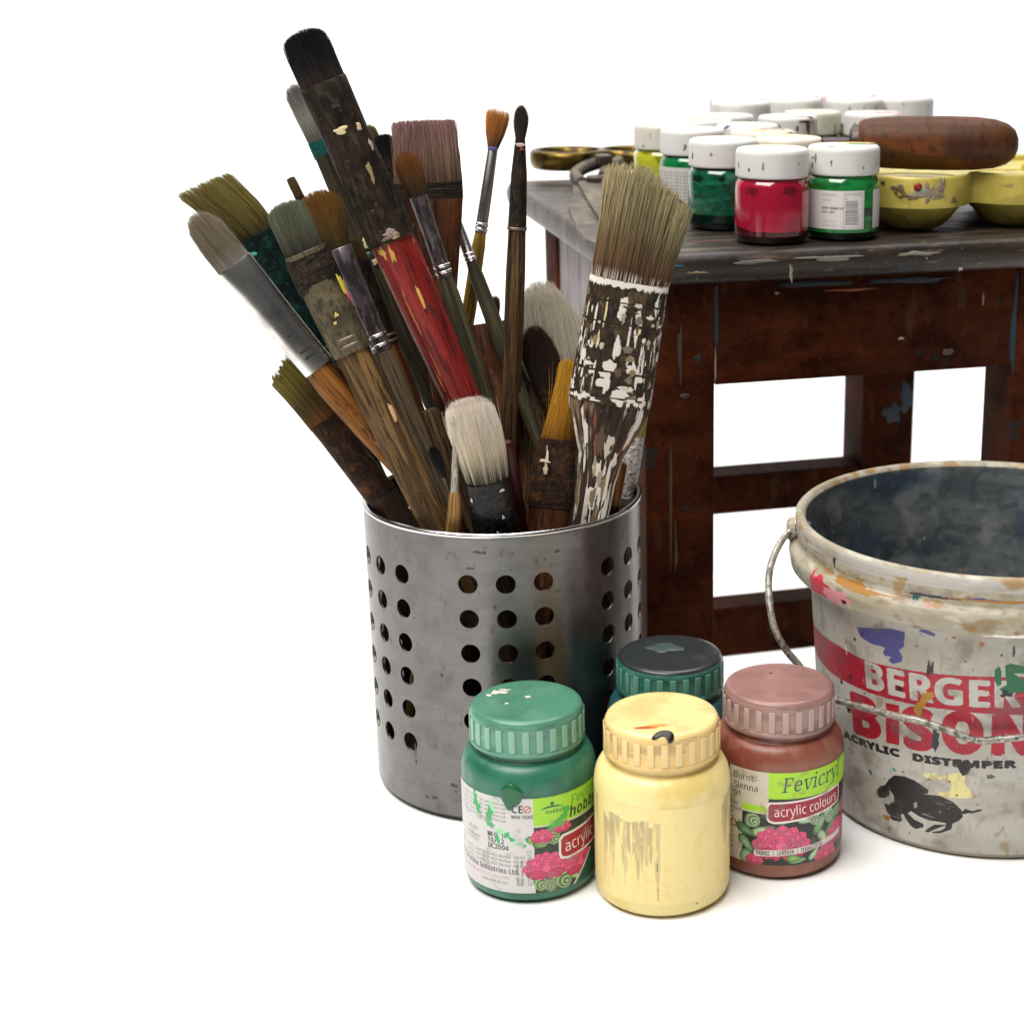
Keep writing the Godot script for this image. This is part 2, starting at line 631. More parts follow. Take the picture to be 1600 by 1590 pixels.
# thick white paint on the ferrule of the wide brush: a ragged top band, pressed lines, drips and bare patches
func paint_ferrule(im: Image) -> void:
	var w := im.get_width()
	var h := im.get_height()
	var white := Color.html("c9c2b9")
	var cream := Color.html("cbbb90")
	var dark := Color.html("261c15")
	for i in 60:   # drips running up and down
		splat(im, rng.randf() * w, h * (0.10 + 0.9 * rng.randf()), 1.2 + rng.randf() * 3.8, 10 + rng.randf() * 46, white if i % 6 else cream, 40 + i, 0.25)
	for i in 34:   # patches
		splat(im, rng.randf() * w, h * (0.22 + 0.76 * rng.randf()), 4 + rng.randf() * 10, 6 + rng.randf() * 18, white, 90 + i, 0.22)
	for i in 70:   # bare specks within the paint
		splat(im, rng.randf() * w, h * rng.randf(), 0.8 + rng.randf() * 2.2, 3 + rng.randf() * 14, dark, 140 + i, 0.4)
	for i in 40:   # the ragged band under the hair
		splat(im, i * w / 40.0 + rng.randf() * 4, 6 + rng.randf() * 8, 4 + rng.randf() * 3, 8 + rng.randf() * 10, white, 220 + i, 0.4)
	for y in [0.16, 0.33, 0.72, 0.93]:   # lines pressed into the metal, filled with dirt
		var p := PackedVector2Array()
		for k in 25:
			p.append(Vector2(k * w / 24.0, h * y + sin(k * 0.9) * 2.0))
		for k in 25:
			p.append(Vector2((24 - k) * w / 24.0, h * y + 7 + sin(k * 1.7) * 2.5))
		fill_poly(im, p, dark)
	im_tones(im, w, h)
	for i in 14:
		splat(im, rng.randf() * w, h * (0.94 + 0.05 * rng.randf()), 5 + rng.randf() * 8, 6 + rng.randf() * 6, white, 300 + i, 0.4)


# thin, half wiped paint between the thick runs
func im_tones(im: Image, w: int, h: int) -> void:
	for i in 60:
		splat(im, rng.randf() * w, h * (0.12 + 0.86 * rng.randf()), 1.5 + rng.randf() * 6, 3 + rng.randf() * 16, Color.html(["8f867b", "6d6256", "b3aa9e", "7c6c50", "544537"][i % 5]), 700 + i, 0.3)


# the wooden shoulder: white paint thick at the top, thinning to specks down the grip
func paint_shoulder(im: Image) -> void:
	var w := im.get_width()
	var h := im.get_height()
	var white := Color.html("c6bfb6")
	for i in 38:
		splat(im, rng.randf() * w, h * 0.32 * rng.randf(), 4 + rng.randf() * 10, 7 + rng.randf() * 20, white, 500 + i, 0.35)
	for i in 44:
		splat(im, rng.randf() * w, h * rng.randf(), 1 + rng.randf() * 3, 4 + rng.randf() * 16, [white, Color.html("9c8a68"), Color.html("8d7f86")][i % 3], 560 + i, 0.5)
	im_tones(im, w, int(h * 0.7))
	for i in 70:
		splat(im, rng.randf() * w, h * 0.5 * rng.randf(), 0.8 + rng.randf() * 2.2, 4 + rng.randf() * 16, Color.html(["2b201b", "3d2c2a", "4a3a34", "7a4434"][i % 4]), 620 + i, 0.4)


# ------------------------------------------------------------------ setting
func setting() -> void:
	var white := mat(Color(0.955, 0.955, 0.955), 0.75)
	var st := SurfaceTool.new()
	st.begin(Mesh.PRIMITIVE_TRIANGLES)
	st.set_smooth_group(0)
	var prof := [Vector2(1.6, -0.13)]
	for i in 13:
		var t := PI / 2 * i / 12
		prof.append(Vector2(-1.9 - sin(t) * 0.7, 0.57 - cos(t) * 0.7))
	prof.append(Vector2(-2.6, 2.6))
	for i in prof.size() - 1:
		var a: Vector2 = prof[i]
		var b: Vector2 = prof[i + 1]
		var q := [Vector3(-3.2, b.y, b.x), Vector3(3.2, b.y, b.x), Vector3(3.2, a.y, a.x), Vector3(-3.2, a.y, a.x)]
		for k in [0, 1, 2, 0, 2, 3]:
			vtx(st, q[k], q[k].x, float(i))
	st.generate_normals()
	structure("studio_backdrop", st.commit(), white, "seamless white studio floor and backdrop behind the stool")
	# the white table edge ends between the can and the stool, which stands lower
	var slab := bar(Vector3(2.4, 0.1292, 1.14), 0.004)
	var o := part("white_tabletop", slab, white, self, Vector3(-0.1, -0.0646, -0.777 + 0.57))
	o.set_meta("kind", "structure")
	o.set_meta("label", "plain white surface under the can, bottles and bucket")


# ------------------------------------------------------------------ the stool
func stool() -> void:
	var b := Basis(Vector3.UP, deg_to_rad(STOOL_TURN))
	var o := thing("wooden_stool", "dark brown painted wooden stool smeared with blue and white paint", "stool", STOOL_AT + Vector3(0, -0.1295, 0), b)
	var low := 0.1295
	var wood := tri(mat(Color.WHITE, 0.68, 0.0, grunge("3f1e0f", [[hexc("260e06", 0.8), 0.006, 0.4, 0.4, 1, 1], [hexc("5a2a12", 0.6), 0.010, 0.5, 0.35, 4, 1], [hexc("2a1109", 0.2), 0.05, 0.5, 0.3, 6, 1], [hexc("6a4030", 0.22), 0.012, 0.45, 0.4, 1, 1], [hexc("5c3420", 0.3), 0.10, 0.6, 0.2, 2, 1], [hexc("2b1a12", 0.5), 0.03, 0.6, 0.2, 1, 1], [hexc("1b3c52", 0.45), 0.008, 0.80, 0.08, 1, 1], [hexc("4c4030", 0.5), 0.010, 0.78, 0.12, 1, 3], [hexc("140806", 0.8), 0.06, 0.80, 0.06, 1, 1], [hexc("9a8a74", 0.5), 0.10, 0.88, 0.04, 2, 1]], 3, 1024, 1024), 0.03, 0.15), Vector3(4.2, 4.2, 4.2))
	var worn := tri(mat(Color.WHITE, 0.44, 0.0, grunge("2a2018", [[hexc("130f0c", 0.85), 0.006, 0.42, 0.35, 3, 1], [hexc("54453a", 0.7), 0.014, 0.52, 0.25, 8, 1], [hexc("7c6b5a", 0.5), 0.02, 0.64, 0.2, 12, 1], [hexc("120f0d", 0.7), 0.05, 0.56, 0.2, 16, 1], [hexc("25404f", 0.6), 0.008, 0.76, 0.08, 2, 1], [hexc("6a322c", 0.4), 0.010, 0.7, 0.15, 4, 1], [hexc("94846f", 0.5), 0.05, 0.76, 0.08, 5, 1], [hexc("c8bfb6", 0.7), 0.10, 0.86, 0.04, 2, 1], [hexc("0c0a0a", 0.8), 0.08, 0.80, 0.05, 1, 1]], 8, 1024, 1024), 0.10, 0.5), Vector3(4.0, 4.0, 4.0))
	var pale := tri(mat(Color.WHITE, 0.5, 0.0, grunge("6f6164", [[hexc("473c3d", 0.7), 0.015, 0.45, 0.25, 1, 4], [hexc("8e8286", 0.6), 0.02, 0.58, 0.15, 1, 5], [hexc("3a2c2a", 0.8), 0.05, 0.74, 0.04, 1, 5]], 9, 256, 256), 0.02), Vector3(6, 6, 6))
	wood.albedo_color = Color(0.98, 0.95, 0.93)
	# local axes: x along the front, -z to the back, y up from the feet
	var leg_y0 := 0.0
	var leg_y1 := 0.209 + low
	for at in [Vector2(-0.017, -0.017), Vector2(0.1725, -0.017), Vector2(0.1735, -0.2185), Vector2(-0.017, -0.2185)]:
		part("leg", bar(Vector3(0.034, leg_y1 - leg_y0, 0.034), 0.0012), wood, o, Vector3(at.x, (leg_y0 + leg_y1) / 2, at.y))
	part("front_apron", bar(Vector3(0.1549, 0.0502, 0.018), 0.001), wood, o, Vector3(0.0778, 0.1839 + low, -0.0103))
	part("side_apron", bar(Vector3(0.018, 0.0502, 0.1670), 0.001), pale, o, Vector3(-0.0235, 0.1839 + low, -0.1177))
	part("side_apron", bar(Vector3(0.018, 0.0502, 0.1670), 0.001), wood, o, Vector3(0.1790, 0.1839 + low, -0.1177))
	part("back_apron", bar(Vector3(0.1549, 0.0502, 0.018), 0.001), wood, o, Vector3(0.0778, 0.1839 + low, -0.2253))
	part("stretcher", bar(Vector3(0.1555, 0.0242, 0.024), 0.001), wood, o, Vector3(0.0780, 0.0404 + low, -0.2140))
	part("stretcher", bar(Vector3(0.1555, 0.0325, 0.024), 0.001), wood, o, Vector3(0.0780, -0.0500 + low, -0.2140))
	# seat: a rounded slab
	var rings := []
	var hx := 0.134
	var hz := 0.1575
	var y0 := 0.209 + low
	var y1 := SEAT_Y + low
	var m := (y0 + y1) / 2
	var hh := (y1 - y0) / 2
	for k in 13:
		var t := -PI / 2 + PI * k / 12
		var inset := 0.0055 * (1.0 - pow(cos(t), 0.7))
		rings.append(round_rect(hx - inset, hz - inset, 0.012 - inset * 0.5, m + hh * sin(t), 5))
	part("seat", loft(rings), worn, o, Vector3(0.088, 0, -0.1455))
	# streaks and specks of paint that the photograph shows on the front
	var blue := mat(Color.html("182b38"), 0.6)
	var cream := mat(Color.html("8d8270"), 0.6)
	var rust := mat(Color.html("8f4a24"), 0.55)
	var face := Basis(Vector3.RIGHT, PI / 2)
	var marks := [[0.0006, 0.190, 0.0015, 0.016, blue], [0.0005, 0.168, 0.0005, 0.009, cream], [0.068, 0.2010, 0.012, 0.0007, rust], [0.0308, 0.2013, 0.0012, 0.0006, cream], [0.0945, 0.176, 0.0014, 0.0007, cream], [0.137, 0.193, 0.0005, 0.003, cream], [-0.017, 0.175, 0.0013, 0.013, mat(Color.html("3c3226"), 0.6)], [-0.0085, 0.172, 0.0018, 0.0022, mat(Color.html("14161a"), 0.6)], [-0.022, 0.105, 0.0007, 0.030, mat(Color.html("4a3e2c"), 0.6)], [-0.0195, 0.078, 0.0007, 0.012, mat(Color.html("4a3e2c"), 0.6)], [-0.015, 0.155, 0.0022, 0.0013, mat(Color.html("3c3226"), 0.6)], [0.1545, 0.178, 0.0018, 0.024, blue], [0.120, 0.168, 0.003, 0.0016, mat(Color.html("4a3e2c"), 0.6)], [0.047, 0.2045, 0.02, 0.0014, mat(Color.html("0c1823"), 0.6)], [0.1, 0.2045, 0.022, 0.0016, mat(Color.html("0c1823"), 0.6)]]
	var k := 0
	for s in marks:
		k += 1
		var deep := 0.0 if s[0] < 0.0 or s[0] > 0.1553 else 0.0013
		part("paint_mark", blob_mesh(s[2], s[3], 0.0005, 60 + k, 0.4), s[4], o, Vector3(s[0], s[1] + low, -deep), face)
	# blue paint on the back leg
	k = 0
	for s in [[0.179, 0.150, 0.006, 0.012], [0.1835, 0.1425, 0.0055, 0.004], [0.185, 0.116, 0.0042, 0.010], [0.177, 0.105, 0.006, 0.006]]:
		k += 1
		part("paint_mark", blob_mesh(s[2], s[3], 0.0004, 90 + k, 0.5), blue, o, Vector3(s[0], s[1] - 0.02 + low, -0.2015), face)
	# blue and grey smears along the front edge of the seat
	k = 0
	for s in [[-0.029, 0.2185, 0.007, 0.0016, "1c4a66"], [0.012, 0.2190, 0.009, 0.0010, "6b655e"], [0.050, 0.2192, 0.012, 0.0011, "75706a"], [0.033, 0.2140, 0.0008, 0.0035, "837b70"], [-0.012, 0.2150, 0.0035, 0.0004, "8f7e68"], [0.094, 0.2190, 0.010, 0.0009, "7b7468"], [0.118, 0.2105, 0.0012, 0.0008, "a89f92"]]:
		k += 1
		part("paint_mark", blob_mesh(s[2], s[3], 0.0004, 120 + k, 0.9), mat(Color.html(s[4]), 0.5), o, Vector3(s[0], s[1] + low, 0.0119), face)


# ------------------------------------------------------------------ the can
func perforated_can() -> void:
	var o := thing("utensil_can", "round brushed steel can with groups of punched holes, full of brushes", "can", CAN_AT)
	var steel_im := grunge("747271", [[hexc("686665", 0.6), 0.012, 0.4, 0.4, 1, 1], [hexc("7c7a79", 0.35), 0.05, 0.45, 0.4, 10, 1], [hexc("666463", 0.25), 0.09, 0.6, 0.25, 14, 1], [hexc("6b625c", 0.4), 0.008, 0.6, 0.3, 1, 1], [hexc("8a8887", 0.3), 0.12, 0.8, 0.08, 6, 1], [hexc("3f352f", 0.7), 0.10, 0.88, 0.03, 1, 1], [hexc("56504c", 0.4), 0.03, 0.74, 0.1, 1, 1]], 4, 2048, 512)
	var steel := mat(Color.WHITE, 0.34, 1.0, steel_im)
	steel.anisotropy_enabled = true   # brushed round: reflections stretch up and down
	steel.anisotropy = -0.8
	var rough := grunge("585858", [[hexc("636363", 0.5), 0.03, 0.4, 0.4, 10, 1], [hexc("4a4a4a", 0.5), 0.02, 0.5, 0.4, 1, 1]], 5, 512, 256)
	steel.roughness = 1.0
	steel.roughness_texture = tex(rough)
	steel.roughness_texture_channel = BaseMaterial3D.TEXTURE_CHANNEL_RED
	part("wall", can_wall(true), steel, o)
	part("inside_wall", can_wall(false), mat(Color.WHITE, 0.65, 0.2, grunge("3a332d", [[hexc("1a1613", 0.8), 0.02, 0.45, 0.3, 1, 1], [hexc("5d544a", 0.5), 0.02, 0.6, 0.2, 1, 2]], 6)), o)
	var bead := []
	for i in 13:
		var t := TAU * i / 12
		bead.append(Vector2(CAN_R - 0.0006 + 0.0012 * cos(t), CAN_H - 0.0012 + 0.0012 * sin(t)))
	part("rim_bead", lathe(bead, 128, 60), mat(Color.html("cfcdcb"), 0.22, 1.0), o)
	part("base", lathe([Vector2(0, 0.0005), Vector2(CAN_R - 0.003, 0.0005), Vector2(CAN_R - 0.0012, 0.0012), Vector2(CAN_R - 0.0002, 0.003), Vector2(CAN_R - 0.0002, 0.004), Vector2(CAN_R - 0.0012, 0.004), Vector2(CAN_R - 0.0016, 0.0022), Vector2(0, 0.0020)], 96), mat(Color.html("3b3a3a"), 0.6, 0.4), o)
	# scuffs
	var scuff := mat(Color.html("4d4038"), 0.7)
	var k := 0
	for s in [[-4.0, 0.122, 0.0022, 0.0006], [-1.5, 0.1218, 0.0010, 0.0006], [-7.0, 0.1150, 0.0016, 0.0005], [-33.0, 0.090, 0.0004, 0.0004], [27.0, 0.1205, 0.001, 0.0007], [22.0, 0.1175, 0.0005, 0.0005], [-36.0, 0.030, 0.0004, 0.0028], [-36.0, 0.024, 0.0006, 0.0010], [-18.0, 0.017, 0.0016, 0.0009], [-17.0, 0.0145, 0.0006, 0.0005], [2.0, 0.0985, 0.0006, 0.0009], [-21.0, 0.067, 0.0006, 0.0010], [-27.0, 0.0095, 0.0014, 0.0008], [-31.0, 0.0090, 0.0009, 0.0007]]:
		k += 1
		stick_on(o, "scuff", blob_mesh(s[2], s[3], 0.00012, 200 + k, 0.5), scuff, CAN_R, s[0], s[1])


# lays a lump on the wall of an upright round thing, at an angle from the front
func stick_on(o: Node, called: String, mesh: Mesh, m: Material, r: float, phi_deg: float, y: float, slope := 0.0) -> MeshInstance3D:
	var phi := deg_to_rad(phi_deg)
	var b := Basis(Vector3.UP, phi) * Basis(Vector3.RIGHT, PI / 2 - slope)
	return part(called, mesh, m, o, Vector3(sin(phi) * r, y, cos(phi) * r), b)


func can_wall(outer: bool) -> ArrayMesh:
	var st := SurfaceTool.new()
	st.begin(Mesh.PRIMITIVE_TRIANGLES)
	var ri := CAN_R - 0.0009
	var hole := 0.0041
	var dphi := 14.8
	var dy := 0.01508
	var rows := []
	for i in 6:
		rows.append(0.1080 - i * dy)
	var y_low: float = rows[5] - dy / 2
	var y_high: float = rows[0] + dy / 2
	var hp := deg_to_rad(dphi / 2)
	# angles of the column edges and of the points along the edge of a cell
	var edge := []
	for k in 25:
		var a := TAU * k / 24
		var q := maxf(absf(cos(a)), absf(sin(a)))
		edge.append(Vector2(cos(a) / q, sin(a) / q))
	for g in 6:
		var mid := deg_to_rad(6.5 + 60.0 * g)
		var list := []
		for c in [-1, 0, 1]:
			var pc: float = mid + c * 2 * hp
			for k in [12, 11, 10, 9, 8, 7, 6, 5, 4, 3, 2, 1, 0]:
				if absf(edge[k].y - 1.0) < 1e-4 and (c == -1 or k < 9):
					var f: float = pc + edge[k].x * hp
					if list.is_empty() or f > list[-1] + 1e-4:
						list.append(f)
			for y in rows:
				for k in 24:
					var e0: Vector2 = edge[k]
					var e1: Vector2 = edge[k + 1]
					var a0 := TAU * k / 24
					var a1 := TAU * (k + 1) / 24
					var o0 := Vector2(pc + e0.x * hp, y + e0.y * dy / 2)
					var o1 := Vector2(pc + e1.x * hp, y + e1.y * dy / 2)
					var c0 := Vector2(pc + cos(a0) * hole / CAN_R, y + sin(a0) * hole)
					var c1 := Vector2(pc + cos(a1) * hole / CAN_R, y + sin(a1) * hole)
					# seen from outside the angle a turns anticlockwise
					if outer:
						wall_quad(st, o1, o0, c0, c1, CAN_R, 1.0)
					else:
						wall_quad(st, o0, o1, c1, c0, ri, -1.0)
						continue
					var p := [on_can(c1, CAN_R), on_can(c0, CAN_R), on_can(c0, ri), on_can(c1, ri)]
					var cc := on_can(Vector2(pc, y), CAN_R)
					for t in [0, 1, 2, 0, 2, 3]:
						st.set_normal((cc - p[t]).normalized())
						st.set_uv(Vector2(0.5, 0.5))
						st.add_vertex(p[t])
		# bands above and below the holes, and the plain strip to the next group
		for i in list.size() - 1:
			for band in [[0.0028, y_low], [y_high, CAN_H - 0.001]]:
				band_quad(st, list[i], list[i + 1], band[0], band[1], ri, outer)
		var f0: float = mid + 3 * hp
		var f1: float = mid + deg_to_rad(60.0) - 3 * hp
		for i in 6:
			band_quad(st, lerpf(f0, f1, i / 6.0), lerpf(f0, f1, (i + 1) / 6.0), 0.0028, CAN_H - 0.001, ri, outer)
	return st.commit()


func on_can(p: Vector2, r: float) -> Vector3:
	return Vector3(sin(p.x) * r, p.y, cos(p.x) * r)


func wall_quad(st: SurfaceTool, a: Vector2, b: Vector2, c: Vector2, d: Vector2, r: float, out: float) -> void:
	for p in [a, b, c, a, c, d]:
		st.set_normal(Vector3(sin(p.x), 0, cos(p.x)) * out)
		st.set_uv(Vector2(p.x / TAU, 1.0 - p.y / CAN_H))
		st.add_vertex(on_can(p, r))


func band_quad(st: SurfaceTool, f0: float, f1: float, y0: float, y1: float, ri: float, outer: bool) -> void:
	if outer:
		wall_quad(st, Vector2(f0, y1), Vector2(f1, y1), Vector2(f1, y0), Vector2(f0, y0), CAN_R, 1.0)
	else:
		wall_quad(st, Vector2(f1, y1), Vector2(f0, y1), Vector2(f0, y0), Vector2(f1, y0), ri, -1.0)


# ------------------------------------------------------------------ the bucket
func bucket() -> void:
	var o := thing("paint_bucket", "stained white plastic paint bucket with red and black print and wire handle", "bucket", Vector3(0.12743, 0, -0.68757))
	var white := Color.html("b4b1aa")
	var red := Color.html("a00f28")
	var black := Color.html("171512")
	var im := canvas(2048, 512, white)
	im = grime(im, [[hexc("8d8576", 0.5), 0.008, 0.4, 0.5, 2, 1], [hexc("b6afa4", 0.5), 0.012, 0.5, 0.35, 2, 1]], 14)
	# red band with the name left white, then the second name in red
	poly(im, [430, 150, 512, 136, 666, 124, 740, 127, 859, 116, 977, 107, 1200, 104, 1330, 112, 1330, 190, 1160, 176, 1024, 183, 902, 185, 737, 196, 640, 200, 512, 198, 430, 205], red)
	write(im, "BERGER", "bold", 743, 186, 79, white, 0.99, 0.0, -0.052, 1.8)
	poly(im, [742, 190, 902, 180, 1024, 178, 1330, 186, 1330, 190, 1160, 186, 1024, 189, 902, 189, 742, 197], red)
	write(im, "B", "bold", 708, 303, 121, red, 1.08, 0.0, -0.10, 4.0)
	poly(im, [786, 206, 814, 203, 814, 293, 786, 297], red)
	write(im, "S", "bold", 828, 291, 121, red, 1.06, 0.0, -0.09, 4.0)
	write(im, "O", "bold", 902, 283, 121, red, 0.84, 0.0, -0.06, 4.5)
	write(im, "N", "bold", 988, 278, 121, red, 0.94, 0.0, -0.03, 4.5)
	write(im, "ACRYLIC", "bold", 671, 332, 21, black, 1.70, 0.0, -0.085, 1.5)
	write(im, "DISTEMPER", "bold", 843, 319, 21, black, 1.66, 0.0, -0.060, 1.5)
	# the printed animal
	poly(im, [779, 403, 790, 382, 803, 367, 824, 362, 845, 365, 860, 372, 873, 380, 872, 388, 862, 392, 895, 388, 919, 397, 935, 412, 939, 428, 932, 439, 919, 449, 897, 449, 873, 450, 854, 446, 839, 439, 831, 446, 845, 457, 864, 462, 864, 469, 849, 478, 839, 475, 828, 461, 821, 450, 816, 456, 820, 467, 813, 473, 796, 474, 785, 458, 778, 442, 791, 441, 799, 427, 798, 413, 789, 402], black)
	poly(im, [763, 415, 771, 404, 782, 398, 791, 403, 792, 417, 782, 428, 767, 432, 763, 425], black)
	poly(im, [909, 447, 920, 450, 918, 462, 898, 475, 881, 479, 882, 476, 897, 470, 906, 461], black)
	poly(im, [885, 458, 909, 453, 889, 467, 874, 479, 867, 479, 872, 472], black)
	poly(im, [936, 417, 944, 410, 950, 412, 957, 413, 964, 409, 973, 407, 972, 411, 964, 414, 956, 418, 949, 418, 939, 423], black)
	poly(im, [843, 420, 850, 412, 852, 424, 846, 432], Color.html("8f8a84"))
	poly(im, [862, 436, 884, 441, 886, 443, 862, 439], Color.html("8f8a84"))
	poly(im, [893, 424, 898, 422, 898, 428], Color.html("a5713f"))
	poly(im, [797, 406, 802, 418, 802, 428, 796, 436, 799, 424], white)
	# worn print
	im = grime(im, [[Color(white, 0.18), 0.02, 0.6, 0.3, 1, 1], [Color(white, 0.55), 0.06, 0.82, 0.04, 6, 1], [Color(white, 0.5), 0.06, 0.84, 0.03, 1, 6]], 15)
	# paint splashes
	var violet := Color.html("4a4a86")
	var green := Color.html("12603c")
	poly(im, [721, 60, 773, 45, 798, 37, 825, 37, 824, 68, 814, 81, 821, 92, 819, 104, 801, 114, 793, 109, 798, 99, 785, 101, 781, 96, 786, 83, 752, 84, 730, 78], violet)
	poly(im, [860, 20, 880, 28, 878, 34, 850, 28], violet)
	poly(im, [862, 345, 883, 337, 887, 340, 877, 350, 894, 344, 911, 335, 928, 328, 940, 335, 939, 348, 948, 364, 957, 379, 941, 386, 913, 388, 890, 388, 894, 379, 913, 373, 916, 355, 909, 346, 892, 350, 869, 354], Color.html("d9cf8e"))
	poly(im, [859, 163, 877, 155, 881, 165, 869, 178, 861, 194, 855, 215, 847, 214, 842, 202, 846, 190, 854, 181], Color.html("a87a22"))
	poly(im, [981, 90, 988, 83, 992, 96, 993, 123, 987, 128, 981, 114], green)
	poly(im, [997, 82, 1006, 77, 1028, 82, 1060, 88, 1058, 98, 1012, 98, 1029, 112, 1050, 118, 1031, 129, 1004, 132, 1000, 109], green)
	poly(im, [990, 133, 1008, 119, 1040, 122, 1035, 139, 999, 143], green)
	poly(im, [922, 310, 935, 301, 949, 315, 944, 329, 935, 334, 929, 323], black)
	var k := 0
	for d in [[814, 165, 6, 6, "171512"], [957, 38, 4, 4, "a5561f"], [911, 30, 4, 3, "9a5f22"], [670, 204, 4, 5, "171512"], [747, 382, 4, 6, "4a5f72"], [802, 354, 4, 4, "5f8494"], [785, 474, 8, 6, "8f6424"], [790, 500, 5, 7, "8a6432"], [691, 259, 7, 8, "1a1613"], [870, 108, 4, 16, "2a2622"], [876, 104, 2, 14, "2a2622"], [1002, 144, 9, 7, "121412"], [884, 260, 7, 26, "2c2531"], [985, 330, 7, 5, "55555c"], [640, 300, 3, 4, "2a2622"], [715, 90, 3, 4, "2a2622"], [735, 70, 2, 5, "2a2622"], [1010, 50, 2, 12, "2a2622"], [1080, 60, 5, 4, "8d5a2a"], [700, 182, 3, 10, "1f1a17"], [860, 80, 3, 8, "9a958e"], [690, 120, 3, 12, "d5cfc4"]]:
		k += 1
		splat(im, d[0], d[1], d[2], d[3], Color.html(d[4]), k, 0.4)
	for i in 130:
		splat(im, 430 + rng.randf() * 800, rng.randf() * 512, 0.8 + rng.randf() * 1.8, 0.8 + rng.randf() * 2, Color.html(["6b5a3c", "3a342c", "8a6030", "55606a"][i % 4]), 300 + i, 0.3)
	im.resize(1500, 375, Image.INTERPOLATE_LANCZOS)   # printing and brushed paint have soft edges
	im.resize(2048, 512, Image.INTERPOLATE_CUBIC)
	im = grime(im, [[hexc("6a6458", 0.5), 0.010, 0.54, 0.35, 1, 1], [hexc("6a6050", 0.2), 0.05, 0.6, 0.25, 1, 4], [hexc("84673a", 0.45), 0.02, 0.74, 0.15, 1, 2]], 16)
	var wall := mat(Color.WHITE, 0.48, 0.0, im, 0.03)
	part("wall", lathe([Vector2(0.0694, 0.003), Vector2(0.0719, 0.034), Vector2(0.0745, 0.068), Vector2(0.0772, 0.1045)], 160), wall, o)
	part("base", lathe([Vector2(0, 0.0012), Vector2(0.066, 0.0008), Vector2(0.0684, 0.0012), Vector2(0.0694, 0.003)], 120), mat(Color.html("8d8576"), 0.6), o)
	# rim collar and flange
	var ci := grunge("a09a8c", [[hexc("867a58", 0.6), 0.010, 0.42, 0.4, 1, 1], [hexc("b9b1a2", 0.6), 0.014, 0.5, 0.35, 1, 1], [hexc("7c5626", 0.6), 0.012, 0.64, 0.2, 1, 1], [hexc("6d675c", 0.5), 0.02, 0.62, 0.2, 1, 1]], 17, 2048, 192)
	ci.fill_rect(Rect2i(0, 30, 2048, 26), Color.html("aaa5a0"))
	ci = grime(ci, [[hexc("8a8068", 0.5), 0.012, 0.5, 0.3, 2, 1], [hexc("c4beb4", 0.5), 0.02, 0.6, 0.2, 2, 1], [hexc("8a5c22", 0.55), 0.014, 0.68, 0.15, 1, 1]], 18)
	var cx := func(phi: float) -> float: return (phi + 180.0) * 5.689
	# v runs from the inside of the rim (top of the picture) to the lower edge of the flange
	for s in [[-62, 128, 26, 20, "b52f43"], [-66, 138, 8, 34, "b52f43"], [-55, 132, 30, 14, "c7838c"], [-50, 172, 13, 12, "0e4a47"], [-20, 168, 20, 12, "b2475a"], [-14, 166, 22, 10, "c98f9c"], [-30, 82, 6, 9, "14504a"], [-26, 76, 40, 3, "2c2a3a"], [-12, 72, 26, 3, "33407a"], [-78, 150, 26, 18, "7fa39c"], [-84, 160, 20, 16, "2c3f7c"], [-80, 150, 12, 10, "1d4f43"], [-48, 96, 50, 10, "9a6a26"], [-8, 74, 60, 3, "9a6a26"], [-58, 60, 3, 12, "39301f"], [-52, 138, 6, 4, "1a1714"], [-35, 160, 30, 4, "e2dccf"], [-4, 150, 40, 5, "e6e0d6"], [-26, 100, 6, 3, "c06a66"]]:
		k += 1
		splat(ci, cx.call(s[0]), s[1], s[2], s[3], Color.html(s[4]), 500 + k, 0.45)
	var collar := mat(Color.WHITE, 0.5, 0.0, ci, 0.03)
	part("rim", lathe([Vector2(0.0771, 0.1036), Vector2(0.0843, 0.1030), Vector2(0.0853, 0.1042), Vector2(0.0861, 0.1090), Vector2(0.0860, 0.1112), Vector2(0.0850, 0.1128), Vector2(0.0834, 0.1138), Vector2(0.0826, 0.1148), Vector2(0.0831, 0.1166), Vector2(0.0835, 0.1215), Vector2(0.0838, 0.1238), Vector2(0.0836, 0.1254), Vector2(0.0826, 0.1264), Vector2(0.0812, 0.1264), Vector2(0.0800, 0.1256), Vector2(0.0792, 0.1240)], 160, 75), collar, o)
	var ii := grunge("54595b", [[hexc("2a2f36", 0.8), 0.012, 0.45, 0.3, 4, 1], [hexc("2f353b", 0.5), 0.05, 0.5, 0.2, 8, 1], [hexc("20262c", 0.3), 0.09, 0.5, 0.3, 2, 1], [hexc("7a7e80", 0.25), 0.10, 0.6, 0.2, 2, 1], [hexc("868a8c", 0.6), 0.02, 0.55, 0.25, 2, 1], [hexc("2a3c50", 0.6), 0.012, 0.58, 0.2, 2, 1], [hexc("7b7a74", 0.5), 0.03, 0.68, 0.15, 2, 1], [hexc("b9b3a6", 0.6), 0.05, 0.86, 0.04, 1, 1]], 18, 1024, 256)
	for i in 26:
		splat(ii, rng.randf() * 1024, rng.randf() * 26, 8 + rng.randf() * 24, 3 + rng.randf() * 7, Color.html(["aaa598", "8d8a86", "c5bda8", "9a9a7a", "6a8a8c"][i % 5]), 600 + i, 0.5)
	part("inside", lathe([Vector2(0.0793, 0.1245), Vector2(0.0765, 0.104), Vector2(0.0730, 0.060), Vector2(0.0690, 0.008), Vector2(0.0660, 0.0045), Vector2(0, 0.0040)], 120), mat(Color.WHITE, 0.6, 0.0, ii, 0.03), o)
	# the wire handle has fallen forward against the front
	var c := Vector3(0.12743, 0, -0.68757)
	var pts := []
